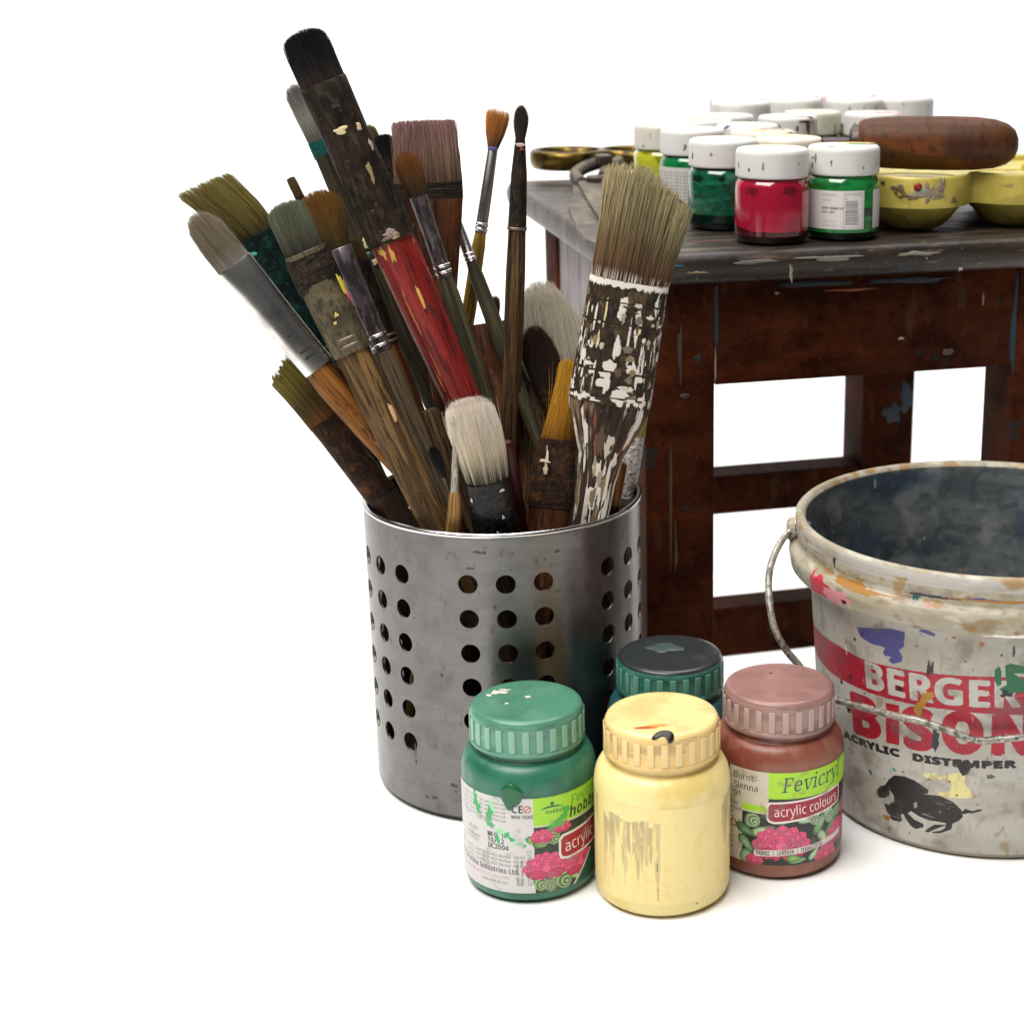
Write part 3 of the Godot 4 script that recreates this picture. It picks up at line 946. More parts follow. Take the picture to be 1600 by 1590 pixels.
	for p in [Vector3(0.0500, 0.1185, -0.6965), Vector3(0.0465, 0.1192, -0.6937), Vector3(0.0432, 0.118, -0.692), Vector3(0.0389, 0.1152, -0.6882), Vector3(0.0352, 0.1109, -0.6823), Vector3(0.0328, 0.1064, -0.6761), Vector3(0.0318, 0.1017, -0.6695), Vector3(0.032, 0.0951, -0.6605), Vector3(0.0337, 0.0873, -0.655), Vector3(0.0378, 0.0786, -0.6555), Vector3(0.0432, 0.0715, -0.6555), Vector3(0.0499, 0.0640, -0.653), Vector3(0.0574, 0.0597, -0.646), Vector3(0.0694, 0.0609, -0.634), Vector3(0.0808, 0.0627, -0.6215), Vector3(0.0902, 0.0630, -0.6160), Vector3(0.0998, 0.0607, -0.6129), Vector3(0.1113, 0.0578, -0.6095), Vector3(0.1197, 0.0585, -0.6090), Vector3(0.1295, 0.0598, -0.6085), Vector3(0.150, 0.0630, -0.6110), Vector3(0.175, 0.0700, -0.6200), Vector3(0.200, 0.0800, -0.6400), Vector3(0.214, 0.0930, -0.6620), Vector3(0.2165, 0.1050, -0.6780), Vector3(0.211, 0.1150, -0.6900), Vector3(0.2050, 0.1170, -0.6950)]:
		pts.append(p - c)
	var wire := tri(mat(Color.WHITE, 0.42, 0.35, grunge("8f8c84", [[hexc("4b4740", 0.8), 0.03, 0.5, 0.15, 1, 1], [hexc("b9b4aa", 0.7), 0.03, 0.58, 0.1, 1, 1], [hexc("3a2824", 0.9), 0.06, 0.76, 0.04, 1, 1]], 19)), Vector3(30, 30, 30))
	part("wire_handle", tube(smooth_path(pts), 0.00150, 12), wire, o)
	for s in [-1, 1]:
		part("handle_boss", lathe([Vector2(0, 0), Vector2(0.0052, 0), Vector2(0.0050, 0.0022), Vector2(0.0036, 0.0034), Vector2(0, 0.0036)], 28), collar, o, Vector3(s * 0.0836, 0.1170, -0.0010 - 0.006), Basis(Vector3(0, 0, 1), -s * PI / 2))


# ------------------------------------------------------------------ things on the stool
func on_stool(e1: float, back: float, y: float) -> Vector3:
	var t := deg_to_rad(STOOL_TURN)
	return STOOL_AT + Vector3(cos(t), 0, -sin(t)) * e1 + Vector3(-sin(t), 0, -cos(t)) * back + Vector3(0, y, 0)


func arc_patch(r: float, phi0: float, phi1: float, y0: float, y1: float, n := 48) -> ArrayMesh:
	var st := SurfaceTool.new()
	st.begin(Mesh.PRIMITIVE_TRIANGLES)
	for i in n:
		var f := [float(i) / n, float(i + 1) / n]
		var a := [deg_to_rad(lerpf(phi0, phi1, f[0])), deg_to_rad(lerpf(phi0, phi1, f[1]))]
		for q in [[0, y1, 0.0], [1, y1, 0.0], [1, y0, 1.0], [0, y1, 0.0], [1, y0, 1.0], [0, y0, 1.0]]:
			var t: float = a[q[0]]
			st.set_normal(Vector3(sin(t), 0, cos(t)))
			st.set_uv(Vector2(f[q[0]], q[2]))
			st.add_vertex(Vector3(sin(t) * r, q[1], cos(t) * r))
	return st.commit()


func jars() -> void:
	var base_mesh := lathe([Vector2(0, 0.0006), Vector2(0.0135, 0.0002), Vector2(0.0160, 0.0008), Vector2(0.0172, 0.0026), Vector2(0.0175, 0.0042)], 48)
	var wall_mesh := lathe([Vector2(0.0175, 0.0042), Vector2(0.01755, 0.014), Vector2(0.0175, 0.0255), Vector2(0.0171, 0.0275), Vector2(0.0160, 0.0292), Vector2(0.0154, 0.0300), Vector2(0.0154, 0.0325)], 64)
	var cap_mesh := lathe([Vector2(0.0155, 0.0306), Vector2(0.0170, 0.0305), Vector2(0.0172, 0.0309), Vector2(0.0172, 0.0316), Vector2(0.0172, 0.0406), Vector2(0.0171, 0.0416), Vector2(0.0167, 0.0427), Vector2(0.0160, 0.0433), Vector2(0.0150, 0.0435), Vector2(0.0, 0.0435)], 240, 50, 60, 0.00055, 0.0318, 0.0404)
	# [name for the label, along the front, back, paint, turn, what is on the lid]
	var list := [
		["small glass jar of red paint with white lid at the front edge of the stool", 0.0320, 0.0150, "92102c", "red"],
		["small jar of leaf green paint with barcode label beside the red jar", 0.0690, 0.0185, "1a7534", "barcode"],
		["small jar of dark green paint with white lid behind the red jar", 0.0240, 0.0671, "0a4a36", "dark"],
		["small jar of green paint with printed label behind the dark green jar", 0.0260, 0.1290, "0d6b38", "label"],
		["small jar of yellow green paint, farthest left of the jars on the stool", 0.0205, 0.1640, "a3a422", "yellow"],
		["small white lidded jar with plain cream lid between the red and barcode jars", 0.0575, 0.0655, "8a5a2a", "cream"],
		["small white lidded jar with orange brown stains on its lid", 0.0575, 0.1065, "93481f", "orange"],
		["small white lidded jar with a blue smear on the edge of its lid", 0.0620, 0.1470, "274a86", "blue"],
		["small white lidded jar with a yellow smear on its lid, behind the label jar", 0.0480, 0.1860, "b59a2a", "yellowtop"],
		["small plain white lidded jar behind the yellow smeared lid", 0.0700, 0.2150, "7a2433", ""],
		["small white lidded jar with brown paint run down the right of its lid", 0.1030, 0.1985, "4b2d20", "brownrun"],
		["small plain white lidded jar next behind the brown run jar on its left", 0.0900, 0.2470, "2c6a6e", ""],
		["small white lidded jar with greenish lid just right of the brown run jar", 0.1290, 0.2280, "5c6a2c", "greenish"],
		["small white lidded jar with olive drip and red mark, behind the wooden tool handle", 0.1600, 0.2090, "8a2430", "redmark"],
		["small plain white lidded jar, farthest back on the left of the back row", 0.1000, 0.2850, "203a5a", ""],
		["small white lidded jar with pinkish lid in the middle of the back row", 0.1760, 0.2920, "6d4a74", "pinkish"],
		["small white lidded jar in the gap between the pinkish lid and the red marked lid", 0.1650, 0.2520, "4a5a2a", ""],
		["small white lidded jar straight behind the greenish lid", 0.1285, 0.2640, "5a2a2a", ""],
		["small white lidded jar of the back row just left of the pinkish lid", 0.1400, 0.2990, "2a4a4a", ""],
		["small plain white lidded jar, farthest right of the jars on the stool", 0.2000, 0.2560, "2f2f33", ""],
	]
	var k := 0
	for j in list:
		k += 1
		var at := on_stool(j[1], j[2], SEAT_Y + 0.0003)
		var o := thing("paint_jar", j[0], "paint jar", at, Basis(Vector3.UP, deg_to_rad(rng.randf_range(-8, 8))).scaled(Vector3(1.04, 1.12, 1.04) if j[2] > 0.24 else Vector3.ONE), "small lidded paint jars on the stool")
		var paint := Color.html(j[3])
		var im := canvas(256, 128, paint)
		match j[4]:
			"red":
				im = grime(im, [[hexc("b01838", 0.5), 0.02, 0.5, 0.3, 1, 1]], 70)
				for s in [[108, 36, 8, 9], [152, 34, 9, 10], [70, 40, 7, 8]]:
					splat(im, s[0], s[1], s[2], s[3], Color.html("641020"), 71, 0.3)
				im.fill_rect(Rect2i(0, 44, 256, 2), Color.html("8a1020"))
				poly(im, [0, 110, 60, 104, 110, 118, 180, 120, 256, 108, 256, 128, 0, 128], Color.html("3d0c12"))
			"dark":
				im = grime(im, [[hexc("063728", 0.8), 0.03, 0.48, 0.2, 1, 1], [hexc("1c7a5a", 0.6), 0.04, 0.62, 0.15, 2, 1]], 72)
				for s in [[96, 34, 9, 8], [70, 36, 5, 6], [128, 34, 4, 5]]:
					splat(im, s[0], s[1], s[2], s[3], Color.html("042018"), 73, 0.4)
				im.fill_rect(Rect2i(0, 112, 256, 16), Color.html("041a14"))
			"barcode":
				im = grime(im, [[hexc("12502a", 0.8), 0.03, 0.55, 0.2, 1, 1], [hexc("2c9442", 0.5), 0.03, 0.58, 0.25, 3, 1]], 74)
				im.fill_rect(Rect2i(150, 78, 50, 18), Color.html("123320"))
			_:
				im = grime(im, [[Color(paint.darkened(0.4), 0.7), 0.03, 0.5, 0.2, 1, 1], [Color(paint.lightened(0.2), 0.5), 0.04, 0.62, 0.15, 2, 1]], 75 + k)
		var glass := mat(Color.WHITE, 0.16, 0.0, im)
		glass.clearcoat_enabled = true
		glass.clearcoat = 1.0
		glass.clearcoat_roughness = 0.05
		part("glass_body", wall_mesh, glass, o)
		part("glass_base", base_mesh, mat(paint.darkened(0.75), 0.1), o)
		var tint := Color.html("cac8c5")
		if j[4] in ["cream", "orange"]:
			tint = Color.html("c8bfae")
		elif j[4] == "yellow":
			tint = Color.html("bdbbb1")
		elif j[4] == "greenish":
			tint = Color.html("bfc2b2")
		elif j[4] == "pinkish":
			tint = Color.html("c5babd")
		if not mats.has(tint):
			var li := grime(canvas(256, 64, tint), [[Color(tint.darkened(0.10), 0.5), 0.02, 0.5, 0.35, 1, 2], [hexc("8d8470", 0.4), 0.06, 0.88, 0.05, 1, 1]], 100 + k)
			mats[tint] = mat(Color.WHITE, 0.42, 0.0, li)
		var lid := part("lid", cap_mesh, mats[tint], o)
		for s in {"orange": [[0.004, -0.006, 0.007, 0.003, "6b4a38"], [-0.006, 0.004, 0.006, 0.003, "c79a6a"], [0.003, 0.009, 0.009, 0.003, "c9a98a"]], "barcode": [[0.006, -0.004, 0.007, 0.0035, "35705a"], [0.002, -0.011, 0.009, 0.002, "c59b3a"], [-0.007, 0.012, 0.0025, 0.001, "3c4a44"]], "blue": [[-0.009, 0.010, 0.006, 0.0016, "4f7ec0"]], "yellowtop": [[0.002, 0.002, 0.010, 0.006, "e0c97a"]], "cream": [[0.001, -0.006, 0.011, 0.003, "d9b98a"]], "brownrun": [[0.008, 0.010, 0.005, 0.002, "3a2b2c"]], "red": [[-0.002, -0.009, 0.009, 0.002, "cda58c"]], "redmark": [[0.008, 0.006, 0.007, 0.004, "b8252c"], [-0.002, 0.0135, 0.0016, 0.0014, "1c2230"]], "greenish": [[0.0, 0.004, 0.008, 0.005, "c3c9a0"]], "pinkish": [[0.0, 0.0, 0.010, 0.006, "dcbcc2"]]}.get(j[4], []):
			part("paint_smear", blob_mesh(s[2], s[3], 0.0004, 400 + k, 0.5), mat(Color.html(s[4]), 0.35), lid, Vector3(s[0], 0.0434, s[1]))
		for s in {"brownrun": [[42, 0.0372, 0.0016, 0.0052, "5a3c30"], [36, 0.0412, 0.0045, 0.0008, "2e2a33"], [-18, 0.0378, 0.0014, 0.0022, "8d766a"], [-24, 0.0378, 0.0010, 0.0022, "8d766a"]], "redmark": [[-22, 0.0370, 0.0012, 0.0034, "a9a24a"], [24, 0.0400, 0.0012, 0.0012, "2a2f38"]], "greenish": [[40, 0.034, 0.0012, 0.003, "8c8a6c"]], "red": [[-10, 0.0365, 0.0006, 0.0020, "8d8a6a"]], "barcode": [[-52, 0.0385, 0.0007, 0.0022, "6a736a"], [-60, 0.0350, 0.0005, 0.0014, "4b5a50"]]}.get(j[4], []):
			stick_on(lid, "paint_drip", blob_mesh(s[2], s[3], 0.0004, 430 + k, 0.4), mat(Color.html(s[4]), 0.4), 0.0172, s[0], s[1])
		for n in 2 + k % 3:   # odd drips and finger marks
			var ink := Color.html(["8a7a5a", "4a4038", "6a4a4a", "5a6a52", "b09a70"][rng.randi() % 5])
			stick_on(lid, "paint_drip", blob_mesh(0.0003 + 0.0007 * rng.randf(), 0.0004 + 0.0016 * rng.randf(), 0.0003, 800 + k * 5 + n, 0.6), mat(ink, 0.5), 0.0171, rng.randf_range(-70, 70), rng.randf_range(0.032, 0.0405))
			var spot := Vector2.from_angle(rng.randf() * TAU) * 0.013 * sqrt(rng.randf())
			part("paint_smear", blob_mesh(0.0006 + 0.002 * rng.randf(), 0.0004 + 0.0012 * rng.randf(), 0.0003, 850 + k * 5 + n, 0.6), mat(ink.lightened(0.2), 0.5), lid, Vector3(spot.x, 0.0434, spot.y))
		if j[4] == "barcode":
			part("label", arc_patch(0.01766, -75, 33, 0.0058, 0.0238), mat(Color.WHITE, 0.5, 0.0, jar_label()), o)
			part("label", arc_patch(0.01766, 52, 140, 0.0058, 0.0238), mat(Color.html("c9c6c2"), 0.5), o)
		elif j[4] == "label":
			var t := canvas(480, 240, Color.html("bdbab6"))
			for i in 9:
				write(t, "acrylic colour for fabric and wood", "sans", 20, 40 + i * 22, 20, Color.html("4c4a4c"))
			part("label", arc_patch(0.01766, -80, 60, 0.0058, 0.0245), mat(Color.WHITE, 0.5, 0.0, t), o)


func jar_label() -> Image:
	var im := canvas(864, 512, Color.html("cdc8c6"))
	var ink := Color.html("45434a")
	write(im, "COLOURS", "sans", 330, 70, 40, ink)
	write(im, "15 ml", "sans", 330, 140, 40, ink)
	write(im, "MRP Rs", "bold", 318, 246, 46, Color.html("1c1a1e"))
	write(im, "incl. tax", "bold", 318, 296, 46, Color.html("1c1a1e"))
	write(im, "06/14", "bold", 468, 250, 48, Color.html("1c1a1e"), 1.0, 0.1)
	write(im, "Fabric 15 ml", "sans", 330, 420, 34, Color.html("8a8488"))
	write(im, "Made in India", "sans", 330, 470, 30, Color.html("8a8488"))
	im.fill_rect(Rect2i(600, 28, 4, 460), ink)
	im.fill_rect(Rect2i(840, 28, 4, 460), ink)
	im.fill_rect(Rect2i(600, 28, 244, 4), ink)
	im.fill_rect(Rect2i(600, 486, 244, 4), ink)
	write(im, "LEAF GREEN", "sans", 616, 66, 38, ink)
	write(im, "62", "sans", 616, 112, 38, ink)
	var y := 130.0
	var i := 0
	while y < 450:
		var h: float = [4, 3, 8, 3, 5, 10, 3, 4, 7, 3][i % 10]
		im.fill_rect(Rect2i(620, int(y), 160, int(h)), ink)
		y += h + [4, 7, 3, 9, 4, 5, 3, 8][i % 8]
		i += 1
	write(im, "8 901234 56", "sans", 806, 460, 30, ink, 1.0, 0.0, -PI / 2)
	return im


func palette() -> void:
	var b := Basis(Vector3.UP, deg_to_rad(STOOL_TURN))
	var o := thing("paint_palette", "yellow plastic paint palette with deep round wells on the stool", "paint palette", on_stool(0.1415, 0.0752, SEAT_Y), b)
	var yi := grunge("b3a24a", [[hexc("8d8136", 0.6), 0.015, 0.45, 0.3, 1, 1], [hexc("c9b85c", 0.5), 0.02, 0.55, 0.2, 1, 1], [hexc("6d6344", 0.6), 0.03, 0.72, 0.06, 2, 1]], 30)
	var yellow := tri(mat(Color.WHITE, 0.4, 0.0, yi), Vector3(12, 12, 12))
	var wells := []
	for k in 5:
		var t := deg_to_rad(-126.0 + 72.0 * k)
		wells.append(Vector2(cos(t), -sin(t)) * 0.046)   # x, z with z towards the viewer
	# outline of the tray: round each well, webs between
	var radius := PackedFloat32Array()
	for i in 160:
		var d := Vector2.from_angle(TAU * i / 160 - PI / 2)
		var best := 0.040
		for w in wells:
			var along: float = d.dot(w)
			var off2: float = w.length_squared() - along * along
			if along > 0 and off2 < 0.0268 * 0.0268:
				best = maxf(best, along + sqrt(0.0268 * 0.0268 - off2))
		radius.append(best)
	for pass_ in 3:
		var r2 := radius.duplicate()
		for i in 160:
			r2[i] = maxf(radius[i], (radius[(i + 159) % 160] + radius[(i + 1) % 160] + radius[i]) / 3.0)
		radius = r2
	var rings := []
	for p in [[0.0, 0.0130], [0.0001, 0.0265], [0.0005, 0.0277], [0.0012, 0.0280], [0.0018, 0.0277], [0.0022, 0.0265], [0.0022, 0.0245], [0.040, 0.0245]]:
		var ring := PackedVector3Array()
		for i in 160:
			var d := Vector2.from_angle(TAU * i / 160 - PI / 2)
			var r: float = maxf(radius[i] - p[0], 0.008)
			ring.append(Vector3(d.x * r, p[1], d.y * r))
		rings.append(ring)
	part("tray_rim", loft(rings, false, true, [0, 0, 0, 0, 0, 1, 2]), yellow, o)
	var bowl := lathe([Vector2(0, 0.0004), Vector2(0.0105, 0.0006), Vector2(0.0150, 0.0026), Vector2(0.0190, 0.0066), Vector2(0.0226, 0.0115), Vector2(0.0245, 0.0165), Vector2(0.0252, 0.0246), Vector2(0.0236, 0.0249), Vector2(0.0228, 0.0165), Vector2(0.0205, 0.0115), Vector2(0.0165, 0.0066), Vector2(0.010, 0.0028), Vector2(0, 0.0022)], 56)
	for w in wells:
		part("well", bowl, yellow, o, Vector3(w.x, 0, w.y))
	# dried paint on the front of the near well
	var w0: Vector2 = wells[0]
	var k := 0
	for s in [[-6.0, 0.0235, 0.0021, 0.0021, "7a1215"], [-2.0, 0.0195, 0.0040, 0.0022, "8d7f6c"], [7.0, 0.0208, 0.0034, 0.0040, "85775f"], [14.0, 0.0190, 0.0030, 0.0018, "8d7f6c"], [1.0, 0.0215, 0.0020, 0.0014, "7d8a7c"], [20.0, 0.0225, 0.0018, 0.0044, "7d7060"], [-24.0, 0.0225, 0.0030, 0.0016, "5f5030"], [-20.0, 0.0195, 0.0026, 0.0014, "5f5030"], [-10.0, 0.0185, 0.0034, 0.0012, "6d5d4a"], [-28.0, 0.0210, 0.0010, 0.0022, "5f5030"], [36.0, 0.0165, 0.0022, 0.0012, "6d5d40"], [-44.0, 0.0250, 0.0010, 0.0008, "3d3624"]]:
		k += 1
		var phi := deg_to_rad(s[0] - 14.0)
		part("paint_smear", blob_mesh(s[2], s[3], 0.0004 + 0.00003 * k + (0.0008 if k == 1 else 0.0), 470 + k, 0.1 if k == 1 else 0.8), mat(Color.html(s[4]), 0.5), o, Vector3(w0.x + sin(phi) * 0.0266, s[1], w0.y + cos(phi) * 0.0266), Basis(Vector3.UP, phi) * Basis(Vector3.RIGHT, PI / 2))


func wooden_handled_tool() -> void:
	var a := on_stool(0.0888, 0.0500, 0.2653)
	var b := on_stool(0.1602, 0.0200, 0.2652)
	var y := (a - b).normalized()
	var x := Vector3.UP.cross(y).normalized()
	var o := thing("wooden_handled_tool", "hand tool with fat brown wooden handle lying on the yellow palette", "hand tool", b, Basis(x, y, x.cross(y)))
	var l := (a - b).length()
	var wood := mat(Color.WHITE, 0.55, 0.0, grunge("4a2913", [[hexc("2e170c", 0.7), 0.008, 0.42, 0.4, 2, 4], [hexc("783e16", 0.6), 0.010, 0.55, 0.3, 1, 3], [hexc("362c26", 0.5), 0.012, 0.58, 0.25, 1, 1], [hexc("1d120b", 0.5), 0.07, 0.6, 0.2, 6, 1]], 33, 512, 256), 0.015, 0.3)
	wood.clearcoat_enabled = true
	wood.clearcoat = 0.06
	wood.clearcoat_roughness = 0.3
	part("handle", lathe([Vector2(0, -0.0006), Vector2(0.0030, -0.0004), Vector2(0.0068, 0.0012), Vector2(0.0098, 0.0050), Vector2(0.0118, 0.0110), Vector2(0.0128, 0.0200), Vector2(0.0131, 0.0330), Vector2(0.0130, 0.0500), Vector2(0.0125, 0.0640), Vector2(0.0118, l - 0.006), Vector2(0.0110, l - 0.002), Vector2(0.0098, l), Vector2(0, l)], 64), wood, o)
	part("ferrule", lathe([Vector2(0, l), Vector2(0.0088, l), Vector2(0.0086, l + 0.0030), Vector2(0.0062, l + 0.0046), Vector2(0, l + 0.0046)], 40), mat(Color.html("453c3a"), 0.4, 0.6), o)
	part("steel_rod", lathe([Vector2(0, l + 0.004), Vector2(0.0023, l + 0.004), Vector2(0.0023, l + 0.0175), Vector2(0.0015, l + 0.0185), Vector2(0, l + 0.0185)], 24), mat(Color.html("40383c"), 0.35, 0.8), o)


func shears() -> void:
	var b := Basis(Vector3.UP, deg_to_rad(STOOL_TURN))
	var o := thing("shears", "large worn steel shears with brass ring handles lying open-ringed at the stool's left edge", "shears", on_stool(0, 0, SEAT_Y), b)
	var brass := tri(mat(Color.WHITE, 0.32, 0.9, grunge("6a5626", [[hexc("231d12", 0.9), 0.012, 0.42, 0.25, 1, 1], [hexc("b89a40", 0.6), 0.02, 0.6, 0.2, 1, 1]], 40)), Vector3(14, 14, 14))
	var steel := tri(mat(Color.WHITE, 0.65, 0.25, grunge("554c44", [[hexc("38312c", 0.7), 0.012, 0.45, 0.35, 1, 3], [hexc("6f665a", 0.5), 0.02, 0.58, 0.25, 1, 3], [hexc("8f8444", 0.4), 0.02, 0.66, 0.1, 1, 1]], 41), 0.01), Vector3(12, 12, 12))
	var dark := mat(Color.html("3f3833"), 0.45, 0.5)
	for c in [Vector3(-0.0040, 0.0121, -0.3047), Vector3(0.0380, 0.0121, -0.3000)]:
		var ring := []
		for i in 48:
			ring.append(c + Vector3(cos(TAU * i / 48) * 0.0215, 0, -sin(TAU * i / 48) * 0.0200))
		part("ring_handle", tube(ring, 0.0028, 14, true, 2.1), brass, o)
	part("shank", tube(smooth_path([Vector3(0.012, 0.0118, -0.289), Vector3(0.0075, 0.0115, -0.2765), Vector3(-0.002, 0.0100, -0.268), Vector3(-0.010, 0.0070, -0.258), Vector3(-0.010, 0.0042, -0.240)]), 0.0038, 12), steel, o)
	part("shank", tube(smooth_path([Vector3(0.024, 0.0118, -0.285), Vector3(0.018, 0.0110, -0.272), Vector3(0.010, 0.0095, -0.260), Vector3(0.004, 0.0065, -0.245)]), 0.0038, 12), steel, o)
	part("blade", plate(PackedVector2Array([Vector2(-0.006, -0.258), Vector2(-0.013, -0.250), Vector2(-0.024, -0.200), Vector2(-0.037, -0.150), Vector2(-0.0415, -0.125), Vector2(-0.050, -0.070), Vector2(-0.055, -0.030), Vector2(-0.053, -0.002), Vector2(-0.046, 0.004), Vector2(-0.036, -0.020), Vector2(-0.026, -0.080), Vector2(-0.012, -0.160), Vector2(0.002, -0.240), Vector2(0.002, -0.256)]), 0.0006, 0.0030), steel, o)
	part("blade", plate(PackedVector2Array([Vector2(-0.010, -0.256), Vector2(-0.0235, -0.170), Vector2(-0.036, -0.084), Vector2(-0.040, -0.020), Vector2(-0.030, -0.002), Vector2(-0.018, -0.030), Vector2(-0.004, -0.090), Vector2(0.0, -0.130), Vector2(0.001, -0.190), Vector2(0.006, -0.240), Vector2(0.004, -0.258)]), 0.0033, 0.0056), steel, o)
	part("pivot_screw", lathe([Vector2(0, 0.005), Vector2(0.0062, 0.005), Vector2(0.0062, 0.0082), Vector2(0.0052, 0.0092), Vector2(0, 0.0092)], 28), dark, o, Vector3(-0.003, 0, -0.232))
	part("stop_lug", bar(Vector3(0.0085, 0.0062, 0.012), 0.0008), dark, o, Vector3(0.0085, 0.0150, -0.262))


# ------------------------------------------------------------------ paint bottles
func bottles() -> void:
	var body := lathe([Vector2(0, 0.0010), Vector2(0.0215, 0.0006), Vector2(0.0240, 0.0010), Vector2(0.0256, 0.0024), Vector2(0.0263, 0.0046), Vector2(0.0264, 0.0070), Vector2(0.0264, 0.0475), Vector2(0.0262, 0.0502), Vector2(0.0255, 0.0530), Vector2(0.0243, 0.0553), Vector2(0.0228, 0.0567), Vector2(0.0212, 0.0572), Vector2(0.0206, 0.0580), Vector2(0.0206, 0.0615)], 96)
	var cap_skirt := lathe([Vector2(0.0207, 0.0602), Vector2(0.0222, 0.0601), Vector2(0.02252, 0.0604), Vector2(0.02256, 0.0616), Vector2(0.02222, 0.0620), Vector2(0.02200, 0.0625), Vector2(0.02195, 0.0708), Vector2(0.02210, 0.0716), Vector2(0.02170, 0.0729), Vector2(0.02090, 0.0739), Vector2(0.0196, 0.0744), Vector2(0.0180, 0.0743), Vector2(0.0100, 0.0741), Vector2(0, 0.0741)], 96, 28)
	var list := [
		["green_paint_bottle", "green acrylic paint bottle with green cap and half white label, before the can", Vector3(-0.06454, 0, -0.60974), "green"],
		["yellow_paint_bottle", "pale yellow paint bottle without label, nearest the viewer, dark blob on its cap", Vector3(-0.0118, 0, -0.59817), "yellow"],
		["brown_paint_bottle", "reddish brown paint bottle with pinkish cap beside the paint bucket", Vector3(0.03457, 0, -0.62748), "brown"],
		["teal_paint_bottle", "dark teal paint bottle with dirty black cap top, behind the yellow bottle", Vector3(-0.00946, 0, -0.65907), "teal"],
	]
	var look := {   # body, darker body, cap side, ribs, cap top
		"green": ["2a6b56", "14523f", "548a74", "7ba892", "4b8069"],
		"yellow": ["e6d292", "d8bc6c", "d9b878", "dfc48c", "e2c98a"],
		"brown": ["84503f", "6e2e25", "987870", "ab938c", "8f6a64"],
		"teal": ["1f5150", "143c3e", "357064", "528a7a", "2b3030"],
	}
	for l in list:
		var o := thing(l[0], l[1], "paint bottle", l[2], Basis.IDENTITY, "acrylic paint bottles on the white surface")
		var c: Array = look[l[3]]
		var sd: int = 60 + l[1].length()
		var bi := grime(canvas(512, 256, Color.html(c[0])), [[hexc(c[1], 0.6), 0.012, 0.45, 0.3, 1, 1], [Color(Color.html(c[0]).lightened(0.12), 0.5), 0.02, 0.58, 0.2, 1, 1]], sd)
		if l[3] == "green":
			for s in [[243, 86, 14, 12, "0c5a30"], [258, 70, 20, 6, "1b6040"], [168, 84, 3, 4, "10404a"], [330, 78, 22, 10, "1f6a48"], [360, 60, 14, 6, "1a5b3e"]]:
				splat(bi, s[0], s[1], s[2], s[3], Color.html(s[4]), 3, 0.4)
		elif l[3] == "brown":
			for s in [[190, 74, 26, 9, "8f0f18"], [214, 82, 20, 8, "a51420"], [172, 66, 16, 8, "7d0c14"], [166, 78, 4, 3, "1c1512"]]:
				splat(bi, s[0], s[1], s[2], s[3], Color.html(s[4]), 5, 0.4)
			poly(bi, [0, 215, 512, 215, 512, 256, 0, 256], Color.html("8a3527"))
		elif l[3] == "yellow":
			for s in [[184, 84, 2.5, 4, "b5803a"], [215, 92, 2, 2, "d2a86a"], [240, 96, 1.3, 1.2, "4a3a20"], [300, 170, 1.2, 1.4, "4a3a20"]]:
				splat(bi, s[0], s[1], s[2], s[3], Color.html(s[4]), 6, 0.3)
		var plastic := mat(Color.WHITE, 0.38, 0.0, bi)
		plastic.subsurf_scatter_enabled = true
		plastic.subsurf_scatter_strength = 0.2
		part("body", body, plastic, o)
		var ci := grime(canvas(256, 256, Color.html(c[2])), [[Color(Color.html(c[2]).darkened(0.25), 0.6), 0.02, 0.45, 0.3, 1, 1], [Color(Color.html(c[3]), 0.4), 0.02, 0.58, 0.2, 1, 1]], sd + 1)
		var capm := mat(Color.WHITE, 0.3, 0.0, ci)
		var lid := part("cap", cap_skirt, capm, o)
		var ribm := mat(Color.html(c[3]), 0.35)
		var rib := bar(Vector3(0.0026, 0.0090, 0.0007), 0.0002)
		for k in 26:
			var t := TAU * (k + 0.3) / 26
			part("grip_rib", rib, ribm, lid, Vector3(sin(t) * 0.02212, 0.0666, cos(t) * 0.02212), Basis(Vector3.UP, t))
		# the dyed film of paint on top of the cap
		var ti := grime(canvas(256, 256, Color.html(c[4])), [[Color(Color.html(c[4]).darkened(0.2), 0.5), 0.008, 0.42, 0.5, 1, 1], [Color(Color.html(c[4]).lightened(0.14), 0.4), 0.010, 0.5, 0.4, 1, 1], [Color(Color.html(c[4]).darkened(0.4), 0.5), 0.08, 0.84, 0.06, 1, 1]], sd + 2)
		var topm := tri(mat(Color.WHITE, 0.28, 0.0, ti), Vector3(18, 18, 18))
		part("paint_film", lathe([Vector2(0.0218, 0.0726), Vector2(0.0213, 0.07375), Vector2(0.02095, 0.0741), Vector2(0.0197, 0.07465), Vector2(0.0180, 0.07455), Vector2(0.0100, 0.07435), Vector2(0, 0.07435)], 64), topm, lid)
		match l[3]:
			"green":
				green_label(o)
				var dry := mat(Color.html("cfc9bd"), 0.5)
				for s in [[-0.0125, -0.0085, 0.0030, 0.0016], [-0.0150, -0.0055, 0.0012, 0.0009], [-0.0095, -0.0105, 0.0020, 0.0009], [-0.0002, -0.0040, 0.0011, 0.0008], [-0.0075, 0.0025, 0.0007, 0.0005]]:
					part("dry_paint", blob_mesh(s[2], s[3], 0.0004, 700 + int(s[0] * 9000), 0.6), dry, lid, Vector3(s[0], 0.07435, s[1]))
				stick_on(o, "paint_drip", blob_mesh(0.0044, 0.0046, 0.0008, 720, 0.08), mat(Color.html("0f5a35"), 0.3), 0.0264, -9.0, 0.0470)
				stick_on(o, "paint_drip", blob_mesh(0.0021, 0.0030, 0.0007, 721, 0.08), mat(Color.html("14573f"), 0.3), 0.0265, -10.5, 0.0436)
